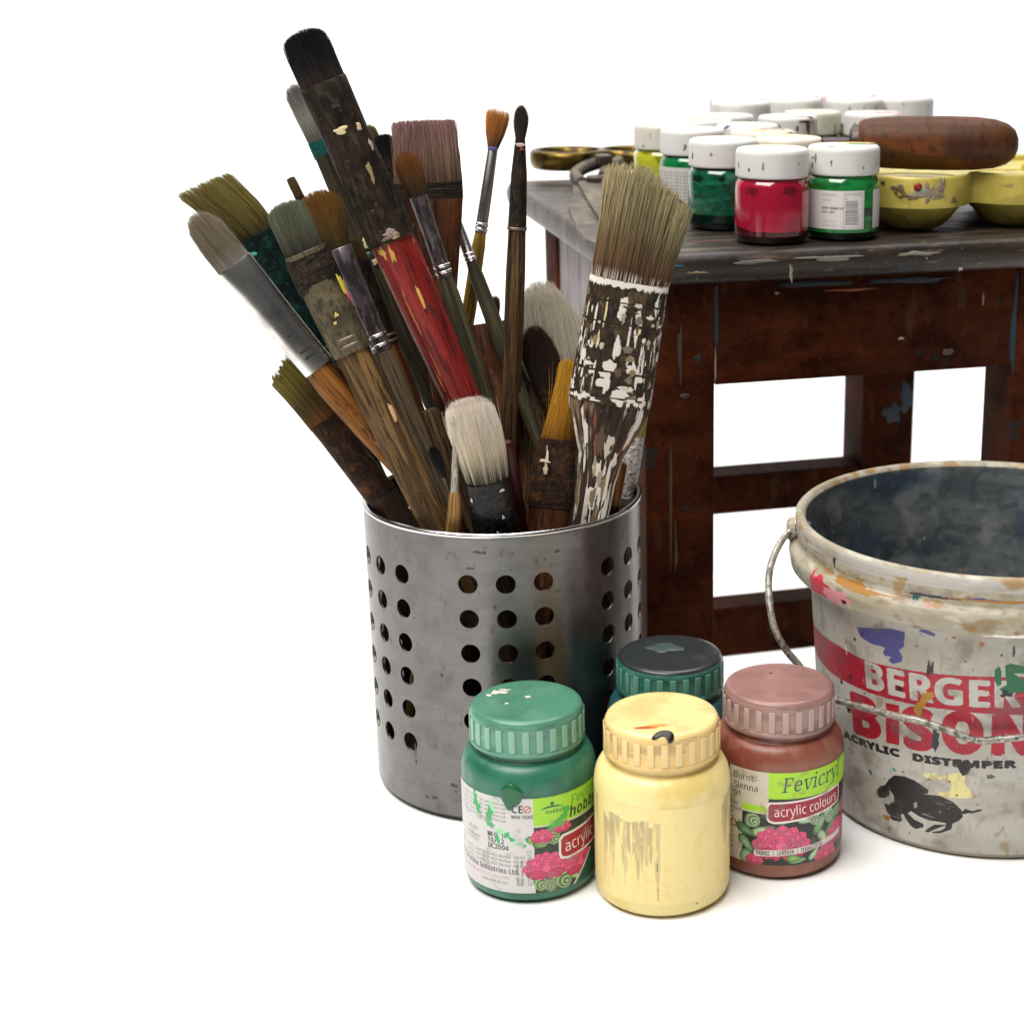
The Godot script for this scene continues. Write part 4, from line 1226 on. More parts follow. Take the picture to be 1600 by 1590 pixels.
			"yellow":
				part("glue_residue", arc_patch(0.02647, -100, 100, 0.0068, 0.0470), mat(Color.WHITE, 0.5, 0.0, residue(c)), o)
				part("paint_blob", lump([Vector2(-4.3, 1.5), Vector2(-3.7, 0.0), Vector2(-1.8, -1.6), Vector2(0.4, -2.2), Vector2(2.7, -2.0), Vector2(4.1, -0.8), Vector2(4.3, 0.9), Vector2(3.5, 2.7), Vector2(2.2, 3.2), Vector2(1.7, 1.9), Vector2(0.6, 1.0), Vector2(-0.8, 0.9), Vector2(-1.8, 1.5), Vector2(-3.2, 2.0)], 0.0016), mat(Color.html("1d130c"), 0.4), lid, Vector3(0.0008, 0.0738, 0.0196), Basis(Vector3.RIGHT, 0.5))
				part("paint_smear", blob_mesh(0.0040, 0.0011, 0.0004, 732, 0.5), mat(Color.html("b0431c"), 0.4), lid, Vector3(-0.0066, 0.0744, 0.0140), Basis(Vector3.UP, 0.1))
				part("paint_smear", blob_mesh(0.0048, 0.0010, 0.0003, 733, 0.5), mat(Color.html("cf8a3c"), 0.4), lid, Vector3(-0.0020, 0.0744, 0.0118), Basis(Vector3.UP, 0.15))
			"brown":
				brown_label(o)
				part("dry_paint", blob_mesh(0.0007, 0.0005, 0.0003, 741, 0.3), mat(Color.html("2a1a18"), 0.5), lid, Vector3(-0.003, 0.0743, -0.010))
			"teal":
				part("dry_paint", blob_mesh(0.0060, 0.0042, 0.0004, 751, 0.6), mat(Color.html("3d4a4c"), 0.4), lid, Vector3(-0.0025, 0.07435, -0.0060))


func residue(c: Array) -> Image:
	var im := canvas(800, 320, Color.html(c[0]))
	im = grime(im, [[hexc("e6d596", 0.5), 0.012, 0.5, 0.3, 1, 1], [hexc(c[1], 0.35), 0.012, 0.55, 0.3, 1, 1]], 80)
	var tan_ := Color.html("aa9c70")
	# x: 4 pixels to the degree from -100; old glue left in runs of uneven length, darkest at the top
	for band in [[66, 132, 10], [176, 392, 44], [642, 776, 10]]:
		var x: float = band[0]
		while x < band[1]:
			var wide := 4.0 + rng.randf() * 16.0
			var long := 70.0 + rng.randf() * 190.0
			var top: float = band[2] + 6.0 * sin(x * 0.05)
			var lift := 0.0 if rng.randf() < 0.75 else 60.0 * rng.randf()
			poly(im, [x - 1, top + lift, x + wide + 1, top + lift + 2, x + wide, top + long * 0.6, x + wide * 0.62, top + long, x + wide * 0.4, top + long * 0.9, x, top + long * 0.5], tan_.lerp(Color.html(c[0]), 0.45 * rng.randf()))
			x += wide * (0.75 + 0.5 * rng.randf())
	im.resize(160, 64, Image.INTERPOLATE_LANCZOS)
	im.resize(800, 320, Image.INTERPOLATE_CUBIC)
	# runs of cream paint
	var cream := Color.html("e2cd88")
	for s in [[100, 60, 5, 60], [152, 150, 14, 150], [262, 90, 6, 40], [300, 100, 5, 60], [306, 230, 9, 80], [240, 250, 10, 60], [348, 250, 8, 60], [200, 260, 9, 60], [112, 240, 8, 70], [380, 130, 3, 60], [690, 180, 7, 110], [664, 250, 10, 60], [740, 240, 9, 80], [716, 90, 4, 60]]:
		splat(im, s[0], s[1], s[2], s[3], cream, 800 + s[0], 0.25)
	im.resize(400, 160, Image.INTERPOLATE_LANCZOS)
	im.resize(800, 320, Image.INTERPOLATE_CUBIC)
	im.fill_rect(Rect2i(386, 178, 3, 26), Color.html("6b5c34"))
	im.fill_rect(Rect2i(388, 262, 4, 42), Color.html("6b5c34"))
	return grime(im, [[Color(Color.html(c[0]), 0.55), 0.016, 0.52, 0.3, 1, 4], [Color(Color.html(c[0]), 0.7), 0.08, 0.66, 0.1, 1, 6]], 81)


func lotus(im: Image, x: float, y: float, r: float, sd: int) -> void:
	var deep := Color.html("9c1440")
	var mid := Color.html("cf3f6c")
	var pale := Color.html("e88aa6")
	for ring in [[7, 1.0, 0.56, 0.0], [6, 0.84, 0.58, 0.25], [5, 0.66, 0.6, 0.1], [3, 0.5, 0.62, 0.45], [1, 0.40, 0.6, 0.6]]:
		var n: int = ring[0]
		for i in n:
			# outer petals of each row first, the middle one last
			var slot := (i / 2) if i % 2 == 0 else n - 1 - i / 2
			var t: float = PI + PI * (slot + 0.5) / n + 0.05 * sin(sd * 3.0 + i * 2.0)
			var d := Vector2(cos(t), sin(t) * 0.9 - 0.08)
			var base := Vector2(x, y)
			var tip: Vector2 = base + d * r * ring[1]
			var side: Vector2 = d.orthogonal() * r * ring[2] * 0.5
			for q in [[1.08, deep.darkened(0.5)], [1.0, pale], [0.93, mid.lerp(deep, ring[3] * 0.3)], [0.62, mid.lerp(pale, 0.15 + ring[3] * 0.4)], [0.3, mid.lerp(pale, 0.4)]]:
				var s: float = q[0]
				var p := PackedVector2Array()
				for k in 20:
					var f := k / 19.0
					p.append(base.lerp(tip, f * (0.86 + 0.14 * s)) + side * s * pow(sin(PI * pow(f, 1.35)), 0.7))
				for k in 20:
					var f := 1.0 - k / 19.0
					p.append(base.lerp(tip, f * (0.86 + 0.14 * s)) - side * s * pow(sin(PI * pow(f, 1.35)), 0.7))
				fill_poly(im, p, q[1])
	for i in 6:
		var t := PI * (i + 0.5) / 6
		var d := Vector2(cos(t), sin(t) * 0.42)
		var side := d.orthogonal() * r * 0.2
		var base := Vector2(x, y - r * 0.04)
		for q in [[1.0, deep], [0.8, mid.darkened(0.1)]]:
			fill_poly(im, PackedVector2Array([base, base + d * r * 0.4 + side * q[0], base + d * r * 0.75 + side * 0.6 * q[0], base + d * r * 0.9 * q[0], base + d * r * 0.75 - side * 0.6 * q[0], base + d * r * 0.4 - side * q[0]]), q[1])


# a curled green bud
func spiral(im: Image, x: float, y: float, r: float, c: Color) -> void:
	for i in 5:
		splat(im, x + i * r * 0.07, y + i * r * 0.05, r * (1.0 - i * 0.2), r * (1.0 - i * 0.2), c.darkened(0.45) if i % 2 else c.lightened(0.06 * i), i, 0.05)


func leaf(im: Image, x: float, y: float, l: float, w: float, turn: float, c: Color) -> void:
	for s in [[1.0, c.darkened(0.35)], [0.8, c], [0.4, c.lightened(0.2)]]:
		var p := PackedVector2Array()
		for i in 24:
			var t := TAU * i / 24
			p.append(Vector2(x, y) + Vector2(cos(t) * l * s[0], sin(t) * w * s[0] * (1.0 - 0.5 * cos(t))).rotated(turn))
		fill_poly(im, p, s[1])


func green_label(o: Node3D) -> void:
	var im := canvas(1760, 700, Color.html("c6c3c2"))
	var ink := Color.html("5a565a")
	var lime := Color.html("98cc2e")
	var mm := func(y: float) -> float: return (45.7 - y) / 40.2 * 700.0
	var dg := func(p: float) -> float: return (p + 110.0) * 8.0
	im.fill_rect(Rect2i(950, 0, 810, int(mm.call(34.0))), lime)
	# lotus print
	var y0 := int(mm.call(33.4))
	im.fill_rect(Rect2i(950, y0, 810, 700 - y0), Color.html("23301f"))
	var k := 0
	for s in [[960, 320, 70, 26, 0.5], [1060, 250, 60, 30, -0.4], [1080, 300, 52, 44, 0.2], [1010, 330, 70, 30, -0.2], [980, 610, 44, 36, 0.0], [1040, 640, 40, 40, 0.3], [1100, 560, 80, 30, -1.0], [1150, 620, 54, 50, 0.2], [1180, 520, 60, 24, -1.2], [1000, 560, 70, 22, 0.4], [1250, 640, 60, 22, 0.6], [1210, 480, 50, 20, 1.0]]:
		k += 1
		leaf(im, s[0], s[1], s[2], s[3], s[4], Color.html(["5f8f4a", "7da85a", "4c7a44", "8fb070"][k % 4]))
	for s in [[1086, 310, 44], [990, 640, 46], [1056, 660, 40], [1156, 640, 62], [1010, 330, 30], [1120, 560, 30]]:
		spiral(im, s[0], s[1], s[2], Color.html("86ad6a"))
	lotus(im, 1004, 310, 84, 1)
	lotus(im, 1030, 560, 165, 2)
	lotus(im, 1300, 590, 150, 3)
	lotus(im, 1150, 262, 70, 4)
	# the corner cut off beyond a white line
	poly(im, [1420, 500, 1234, 700, 1760, 700, 1760, 430, 1460, 430], Color.html("16513c"))
	poly(im, [1406, 500, 1222, 700, 1240, 700, 1424, 500], Color.html("d8d6d2"))
	# red plate
	poly(im, [1118, 330, 1146, 298, 1760, 240, 1760, 440, 1180, 490, 1130, 476, 1116, 440], Color.html("d8d6d2"))
	poly(im, [1136, 340, 1156, 316, 1760, 258, 1760, 424, 1184, 472, 1144, 460, 1134, 436], Color.html("981224"))
	write(im, "acrylic colours", "sans", 1170, 436, 118, Color.html("e4dfdd"), 0.86, 0.0, -0.09)
	# emblem and names on the lime panel
	poly(im, [990, 92, 1030, 72, 1078, 66, 1126, 72, 1166, 92, 1126, 82, 1078, 80, 1030, 84], Color.html("1f5a36"))
	splat(im, 1078, 52, 13, 13, Color.html("1f5a36"), 1, 0.0)
	write(im, "Hobby", "bold", 1034, 122, 34, Color.html("2c6a40"), 1.1)
	write(im, "Fevicryl", "serif", 1216, 96, 86, Color.html("3f8a34"), 0.95, 0.2, -0.05)
	write(im, "hobby", "bold", 1206, 190, 108, Color.html("14342c"), 0.95, 0.2, -0.05)
	write(im, "ideas", "bold", 1540, 172, 108, Color.html("14342c"), 0.95, 0.2, -0.05)
	# small print on the white half
	write(im, "CE", "bold", 806, 104, 76, Color.html("232126"), 0.92)
	splat(im, 910, 78, 27, 27, Color.html("a8604a"), 2, 0.0)
	splat(im, 910, 78, 19, 19, Color.html("d3c3ba"), 2, 0.0)
	poly(im, [890, 92, 924, 58, 930, 64, 896, 98], Color.html("a8604a"))
	write(im, "NON TOXIC", "bold", 804, 146, 35, Color.html("232126"), 0.78)
	for i in 5:
		write(im, "Stir well before use", "sans", 560, 60 + i * 30, 30, ink, 0.8)
		write(im, "On fabric, fix the", "sans", 340, 52 + i * 32, 30, ink, 0.8)
	write(im, "100 ml", "sans", 520, 200, 46, ink, 0.9)
	write(im, "40.00", "sans", 430, 300, 44, ink, 0.9)
	write(im, "incl. all taxes", "sans", 400, 340, 30, ink, 0.9)
	write(im, "MFG 1", "mono", 624, 300, 48, Color.html("1c1a1e"), 0.9, 0.0, 0.0, 1.2)
	write(im, "10/12", "mono", 624, 342, 48, Color.html("1c1a1e"), 0.9, 0.0, 0.0, 1.2)
	write(im, "DC2004", "mono", 626, 386, 48, Color.html("1c1a1e"), 0.9, 0.0, 0.0, 1.2)
	for i in 3:
		write(im, "Plot No. 1, Road No. 24, MIDC Mumbai - 400 093", "sans", 400, 444 + i * 32, 30, ink, 0.75)
	write(im, "Pidilite Industries Ltd.", "bold", 380, 560, 54, Color.html("4a3f4a"), 0.82)
	write(im, "Customer care cell, P.O. Box 17411", "sans", 380, 604, 32, Color.html("b0708a"), 0.8)
	write(im, "www.fevicryl.com", "sans", 560, 642, 32, ink, 0.8)
	write(im, "078503180612", "sans", 930, 640, 40, ink, 1.0, 0.0, -PI / 2)
	write(im, "Keep away from", "sans", 872, 640, 26, Color.html("232126"), 1.0, 0.0, -PI / 2)
	write(im, "small children", "sans", 842, 640, 26, Color.html("232126"), 1.0, 0.0, -PI / 2)
	# green paint run over the print
	var g := Color.html("2fa35a")
	for s in [[520, 60, 24, 60, -0.1], [540, 110, 22, 50, -0.3], [660, 90, 20, 56, 0.0], [640, 150, 22, 60, 0.2], [650, 215, 34, 20, 0.2], [720, 250, 26, 24, 0.4], [770, 270, 20, 22, 0.0], [800, 300, 26, 14, 0.6], [842, 330, 30, 16, 0.0], [900, 300, 8, 18, 0.0], [885, 345, 12, 10, 0.0], [780, 350, 12, 9, 0.0], [700, 310, 14, 40, -0.2]]:
		k += 1
		splat(im, s[0], s[1], s[2], s[3], g if k % 3 else Color.html("8fcf9c"), k, 0.5, s[4])
	for s in [[1130, 180, 60, 24, -0.5], [1180, 130, 30, 40, 0.4], [1110, 215, 70, 18, -0.1]]:
		splat(im, s[0], s[1], s[2], s[3], Color.html("46a53c"), k + int(s[0]), 0.4, s[4])
	im.shrink_x2()
	im = grime(im, [[hexc("8a8680", 0.4), 0.01, 0.6, 0.2, 1, 1]], 90)
	part("label", arc_patch(0.02655, -110, 110, 0.0055, 0.0457, 72), mat(Color.WHITE, 0.42, 0.0, im), o)


func brown_label(o: Node3D) -> void:
	var im := canvas(1760, 700, Color.html("c3bbaa"))
	var ink := Color.html("2c2a2e")
	var lime := Color.html("9fd028")
	im.fill_rect(Rect2i(796, 0, 964, 210), lime)
	im.fill_rect(Rect2i(606, 256, 180, 46), lime)
	# print of lotus flowers from here down
	im.fill_rect(Rect2i(606, 316, 1154, 384), Color.html("1d2220"))
	im.fill_rect(Rect2i(796, 196, 964, 130), Color.html("1d2220"))
	im.fill_rect(Rect2i(478, 0, 16, 330), Color.html("1d1a1a"))
	var k := 0
	for s in [[680, 380, 56, 50, 0.1], [640, 460, 90, 34, 0.4], [760, 440, 90, 30, -0.4], [640, 560, 80, 34, 0.8], [660, 660, 70, 50, 0.2], [900, 360, 60, 30, 0.1], [1060, 370, 70, 26, 0.2], [1190, 400, 120, 34, -1.0], [1260, 360, 60, 44, 0.3], [1300, 470, 130, 36, -0.8], [1210, 540, 80, 30, 0.9], [1360, 380, 70, 40, -0.5], [1000, 660, 70, 30, 0.1], [1250, 650, 90, 34, 0.3], [1130, 640, 60, 24, -0.8]]:
		k += 1
		leaf(im, s[0], s[1], s[2], s[3], s[4], Color.html(["6f9a6a", "87ad80", "4f7a50", "9dbb8e"][k % 4]))
	for s in [[690, 372, 50], [1270, 400, 46], [1130, 380, 40], [1380, 400, 36]]:
		spiral(im, s[0], s[1], s[2], Color.html("9dbb8e"))
	lotus(im, 1380, 590, 150, 2)
	lotus(im, 1560, 440, 150, 4)
	lotus(im, 890, 600, 215, 1)
	leaf(im, 980, 650, 60, 26, 0.1, Color.html("6f9a4a"))
	lotus(im, 1240, 700, 110, 6)
	lotus(im, 700, 690, 70, 5)
	# names
	write(im, "Fevicryl", "serif", 884, 148, 150, Color.html("1d4a46"), 0.86, 0.2, -0.05)
	poly(im, [782, 250, 800, 222, 1360, 190, 1384, 196, 1392, 300, 1376, 330, 840, 384, 800, 374, 782, 350], Color.html("d9d5cf"))
	poly(im, [796, 256, 810, 236, 1356, 206, 1372, 212, 1378, 296, 1364, 316, 842, 368, 810, 360, 796, 342], Color.html("941329"))
	write(im, "acrylic colours", "sans", 838, 330, 100, Color.html("e6e0de"), 0.80, 0.0, -0.06)
	write(im, "Burnt", "sans", 534, 84, 66, ink, 0.98)
	write(im, "Sienna", "sans", 534, 156, 66, ink, 0.98)
	write(im, "01", "sans", 534, 222, 66, ink, 0.98)
	write(im, "Net 100 ml", "sans", 380, 290, 40, ink)
	write(im, "when packed", "sans", 360, 330, 40, ink)
	splat(im, 530, 430, 30, 30, Color.html("9a4a30"), 1, 0.0)
	splat(im, 530, 430, 20, 20, Color.html("c9b8a4"), 1, 0.0)
	write(im, "078503180612", "sans", 594, 610, 34, Color.html("55524e"), 1.0, 0.0, -PI / 2)
	for i in 8:
		write(im, "Shake well before use, clean with water", "sans", 60, 360 + i * 38, 30, Color.html("55524e"), 0.9)
	poly(im, [700, 590, 1420, 546, 1424, 584, 706, 640, 694, 620], Color.html("cfcac2"))
	write(im, "FABRIC  |  LEATHER  |  TERRACOTTA", "bold", 716, 630, 46, Color.html("55484c"), 0.62, 0.0, -0.062)
	im.shrink_x2()
	im = grime(im, [[hexc("7d7464", 0.45), 0.01, 0.6, 0.2, 1, 1]], 91)
	part("label", arc_patch(0.02655, -110, 110, 0.0076, 0.0478, 72), mat(Color.WHITE, 0.42, 0.0, im), o)


# ------------------------------------------------------------------ brushes
# key: [name, label]
const BRUSH := {
	"A": ["artist_brush", "largest brush, black haired with dark ferrule and chipped red handle, standing highest"],
	"B": ["artist_brush", "grey haired flat brush with teal band half hidden behind the red handled brush"],
	"C": ["artist_brush", "wide olive haired flat brush with dark teal ferrule leaning far left"],
	"D": ["artist_brush", "flat brush with shiny silver ferrule and orange wood handle leaning left"],
	"E": ["artist_brush", "broad brush with sage green hair and long dull tan ferrule and handle"],
	"F": ["artist_brush", "thin brown tipped brush poking up behind the mustard haired brush"],
	"G": ["artist_brush", "mustard brown filbert brush with purplish silver ferrule and two bright crimps"],
	"H": ["artist_brush", "dark ferruled brush with orange wood handle squeezed left of the red handle"],
	"J": ["artist_brush", "round black bristle brush just right of the largest brush"],
	"K": ["artist_brush", "russet haired round brush with slim purplish ferrule and grey handle"],
	"L": ["artist_brush", "short dark olive tipped brush half hidden behind the largest brush"],
	"M": ["artist_brush", "wide pinkish flat brush with red brown wooden handle, square cut hair"],
	"N": ["artist_brush", "small brush with slim silver ferrule dabbed green, right of the wide pink brush"],
	"O": ["artist_brush", "splayed ginger haired brush with silver ferrule and mustard handle"],
	"P": ["artist_brush", "upright round brush with black tip, dark ferrule and brown handle"],
	"Q": ["house_painting_brush", "wide bristle house painting brush with ferrule caked in white paint"],
	"R": ["mop_brush", "white goat hair brush with black base at the front rim"],
	"S": ["liner_brush", "tiny liner brush with pale wood handle before the white goat hair brush"],
	"T": ["liner_brush", "tiny black haired brush on thin wire ferrule left of the liner brush"],
	"U": ["flat_brush", "brown flat brush with stiff golden hair left of the white caked brush"],
	"V": ["flat_brush", "ragged stiff olive haired brush, lowest on the left of the can"],
	"X": ["painted_stick_brush", "short yellow tipped brush on white painted stick at the can's right rim"],
	"Y": ["artist_brush", "short golden tipped dark brush low behind the brown handled upright brush"],
	"Z": ["wooden_stick", "short orange wood stick end right of the white caked brush's handle"],
	"AA": ["artist_brush", "small dark haired brush deep in the can behind the mustard handle"],
	"BB": ["flat_wooden_stick", "flat square ended red brown stick deep in the can"],
	"FF": ["flat_wooden_stick", "flat brown wooden strip low between the pale mop brush and golden haired brush"],
	"GG": ["flat_wooden_stick", "dark olive strip deep in the can behind the upright brown handled brush"],
	"HH": ["handle_stick", "dark olive handle end low behind the white goat hair brush"],
	"II": ["handle_stick", "dark brown handle end between the grey wood handle and the red handle"],
	"JJ": ["handle_stick", "worn brown wood handle end low left of the white goat hair brush"],
	"KK": ["flat_wooden_stick", "dark strip low behind the dark brown round haired brush"],
	"LL": ["handle_stick", "dark handle mostly hidden behind the white goat hair brush"],
	"CC": ["handle_stick", "dark red brush handle end beside the white goat hair brush"],
	"DD": ["mop_brush", "big soft pale mop brush at the back of the can by the stool"],
	"EE": ["artist_brush", "dark brown round haired brush in front of the pale mop brush"],
}
const HAIR := {
	"black_hair": ["2e2420", "141214", "0a0c11"], "grey_hair": ["46423c", "7d7a70", "5a5a58"], "olive_hair": ["2c2614", "60552a", "807440"],
	"taupe_hair": ["7a7270", "5f5644", "7d7262"], "sage_hair": ["262620", "464638", "5e6250"], "brown_hair": ["382818", "4b3a20", "58482c"],
	"mustard_hair": ["2a210d", "4d3712", "6e4a1a"], "russet_hair": ["2c2019", "49341f", "754522"], "olive_dark_hair": ["1d1b10", "353119", "514a28"],
	"pink_hair": ["4c3a30", "705a4b", "8a6866"], "ginger_hair": ["3c2618", "7a4a20", "a96c2c"], "black_brown_hair": ["2b2620", "2a2620", "352a20"],
	"bristle_hair": ["4a2a1b", "64533a", "a39873"], "white_hair": ["141214", "c2b49c", "e9ddd0"], "yellow_hair": ["a8985a", "b3a45a", "bdb06a"],
	"golden_hair": ["5a3a10", "94661a", "b0842c"], "stiff_olive_hair": ["5c3a16", "3f3418", "74692f"], "mop_hair": ["5a5348", "8f887a", "aaa291"],
	"dark_brown_hair": ["1a100b", "1f130d", "2b1c12"],
}
# bright crimped rings on ferrules: millimetres back from the ferrule's lower end
const CRIMPS := {"D": [[6.0, "seam"], [9.0, "seam"]], "G": [[2.5, "bright_crimp"], [6.5, "bright_crimp"]], "K": [[2.0, "bright_crimp"], [4.6, "bright_crimp"]], "N": [[1.4, "bright_crimp"], [3.4, "bright_crimp"]], "O": [[1.6, "bright_crimp"], [3.8, "bright_crimp"]], "H": [[1.5, "dull_crimp"], [4.0, "dull_crimp"]], "E": [[3.0, "dull_crimp"], [6.0, "dull_crimp"]], "A": [[2.0, "dull_crimp"]], "P": [[1.0, "dull_crimp"]]}


func brush(key: String, tip: Vector3, end: Vector3, parts: Array) -> void:
	var up := (tip - end).normalized()
	var l := (tip - end).length()
	var view := ((tip + end) / 2 - EYE).normalized()
	var x := view.cross(up).normalized()
	var info: Array = BRUSH[key]
	var kind: String = "stick" if "stick" in info[0] and not "brush" in info[0] else "paint brush"
	var o := thing(info[0], info[1], kind, end, Basis(x, up, x.cross(up)), "brushes standing in the steel can")
	for p in parts:
		var rows := []   # from the tip downwards, in metres
		for r in p[2]:
			rows.append([r[0] * 0.001, r[1] * 0.001, r[2] * 0.001, (r[3] if r.size() > 3 else 0.0) * 0.001])
		if p[0] == "bristles":
			part("bristles", hair(rows, l, p[1]), mats["hair"], o)
			continue
		var st := []
		for i in range(rows.size() - 1, -1, -1):
			st.append([l - rows[i][0], rows[i][1], rows[i][2], rows[i][3]])
		var top: Array = rows[0]
		var flat: float = top[1] / top[2]
		var made := part(p[0], sweep(refine(st), 3.2 if flat > 1.5 else 2.3, 28), mats[p[1]], o)
		if p[0] == "ferrule" and CRIMPS.has(key):
			for c in CRIMPS[key]:
				var s: float = rows[-1][0] - c[0] * 0.001
				var w := at_station(rows, s)
				var g := 0.00035 if c[1] != "seam" else 0.00012
				var y := l - s
				part("crimp_ring", sweep([[y - 0.0007, w[0], w[1], w[2]], [y - 0.0004, w[0] + g * 2, w[1] + g * 2, w[2]], [y + 0.0004, w[0] + g * 2, w[1] + g * 2, w[2]], [y + 0.0007, w[0], w[1], w[2]]], 2.3, 28), mats[c[1]], made)
	if key == "E":   # a collar of dried dark paint below the hair
		part("paint_collar", sweep(refine([[l - 0.0375, 0.0165, 0.0100, 0.0], [l - 0.0360, 0.0186, 0.0112, 0.0], [l - 0.0240, 0.0185, 0.0104, 0.0], [l - 0.0215, 0.0170, 0.0092, 0.0]]), 3.0, 28), mats["dark_ferrule"], o)
	extras(key, o, l)


# marks of their own that single brushes carry
func extras(key: String, o: Node3D, l: float) -> void:
	var marks := {
		"A": [["paint_chip", 40, -1.5, 9.0, 2.6, 1.4, "c9b78f"], ["paint_chip", 42, 6.0, 7.0, 0.9, 1.6, "b9a483"], ["paint_chip", 50, 7.6, 6.4, 0.7, 2.2, "9c8a8f"], ["paint_chip", 60, 3.0, 8.6, 0.9, 3.8, "84724f"], ["paint_chip", 80, 7.0, 6.5, 1.6, 3.0, "a78d58"], ["paint_chip", 91, -5.5, 7.2, 1.2, 2.6, "c09a3e"], ["paint_chip", 92, -2.5, 8.4, 0.9, 3.6, "b98e3c"], ["paint_chip", 93, 7.0, 5.6, 1.0, 4.2, "c9a14e"], ["paint_chip", 112, 1.0, 9.0, 0.7, 5.0, "c99a48"], ["paint_chip", 120, 3.4, 8.0, 0.8, 3.6, "2a120e"], ["paint_chip", 84, 0.5, 9.2, 2.6, 1.2, "8d7a72"], ["paint_chip", 86, 4.0, 8.6, 3.4, 1.0, "9a8264"]],
		"E": [["paint_chip", 38, 7.8, 4.0, 1.3, 4.6, "c4b43a"], ["paint_chip", 44, 8.2, 3.6, 0.8, 2.6, "b8476f"], ["paint_chip", 48, 0.5, 7.4, 0.8, 0.9, "c4a45a"], ["paint_chip", 51, -1.2, 7.4, 0.6, 0.7, "c4a45a"], ["paint_chip", 92, 4.0, 6.4, 0.9, 4.0, "b99a6c"]],
		"D": [["paint_chip", 108, 3.0, 7.0, 1.6, 1.1, "2c1c10"], ["paint_chip", 106, 1.0, 7.3, 0.7, 0.5, "2c1c10"], ["paint_chip", 64, -3.0, 5.0, 0.5, 0.7, "1a1412"]],
		"N": [["paint_chip", 22, -0.8, 2.2, 1.5, 1.3, "2f7a4a"]],
		"U": [["paint_scrape", 40, -3.6, 5.6, 0.6, 4.0, "b7aa94"], ["paint_scrape", 42, -4.6, 5.4, 2.6, 0.6, "b7aa94"], ["paint_scrape", 46, -3.2, 5.7, 1.0, 2.0, "a89a84"]],
		"R": [["paint_chip", 42, -7.4, 5.0, 0.5, 0.8, "c9c4bc"], ["paint_chip", 52, 3.6, 6.4, 0.5, 0.9, "c9c4bc"], ["paint_chip", 40, 5.4, 5.6, 1.2, 0.7, "c9c4bc"], ["paint_chip", 58, 0.0, 6.8, 0.4, 0.5, "c9c4bc"]],
		"P": [["paint_chip", 16, -0.4, 2.8, 2.0, 0.8, "b9a29c"], ["paint_chip", 18, 0.8, 2.8, 1.0, 0.6, "8d2c2c"]],
		"C": [["paint_chip", 33, -6.5, 4.2, 4.0, 1.6, "2f8a7e"], ["paint_chip", 36, 8.4, 3.2, 0.7, 3.0, "7f8f88"]],
		"B": [["paint_chip", 74, 1.5, 5.0, 1.6, 2.4, "c3b98e"], ["paint_chip", 78, -1.0, 5.2, 2.0, 1.6, "3c6a60"], ["paint_chip", 82, 2.0, 5.0, 1.6, 1.2, "b3a878"]],
		"O": [["paint_chip", 17.5, 0.0, 2.3, 1.9, 0.9, "3d3a86"]],
	}
	var k := 0
	for m in marks.get(key, []):
		k += 1
		part(m[0], blob_mesh(m[4] * 0.001, m[5] * 0.001, 0.0003, 900 + k + key.unicode_at(0), 0.55), mat(Color.html(m[6]), 0.5), o, Vector3(m[2] * 0.001, l - m[1] * 0.001, m[3] * 0.001 - 0.0001), Basis(Vector3.UP, atan2(m[2], m[3] * 1.6)) * Basis(Vector3.RIGHT, PI / 2))


# extra rings between stations so that shapes flow
func refine(st: Array) -> Array:
	var out := []
	for i in st.size() - 1:
		out.append(st[i])
		var d: float = st[i + 1][0] - st[i][0]
		if d > 0.012:
			var n := int(d / 0.010)
			for k in range(1, n):
				var f := float(k) / n
				var row := []
				for c in 4:
					row.append(lerpf(st[i][c], st[i + 1][c], f))
				out.append(row)
	out.append(st[-1])
	return out


func at_station(rows: Array, s: float) -> Array:
	for i in rows.size() - 1:
		if s <= rows[i + 1][0]:
			var f := clampf((s - rows[i][0]) / maxf(rows[i + 1][0] - rows[i][0], 1e-6), 0, 1)
			if i == 0:
				f = sqrt(1.0 - (1.0 - f) * (1.0 - f))   # tips end rounded
			return [lerpf(rows[i][1], rows[i + 1][1], f), lerpf(rows[i][2], rows[i + 1][2], f), lerpf(rows[i][3], rows[i + 1][3], f)]
	return [rows[-1][1], rows[-1][2], rows[-1][3]]


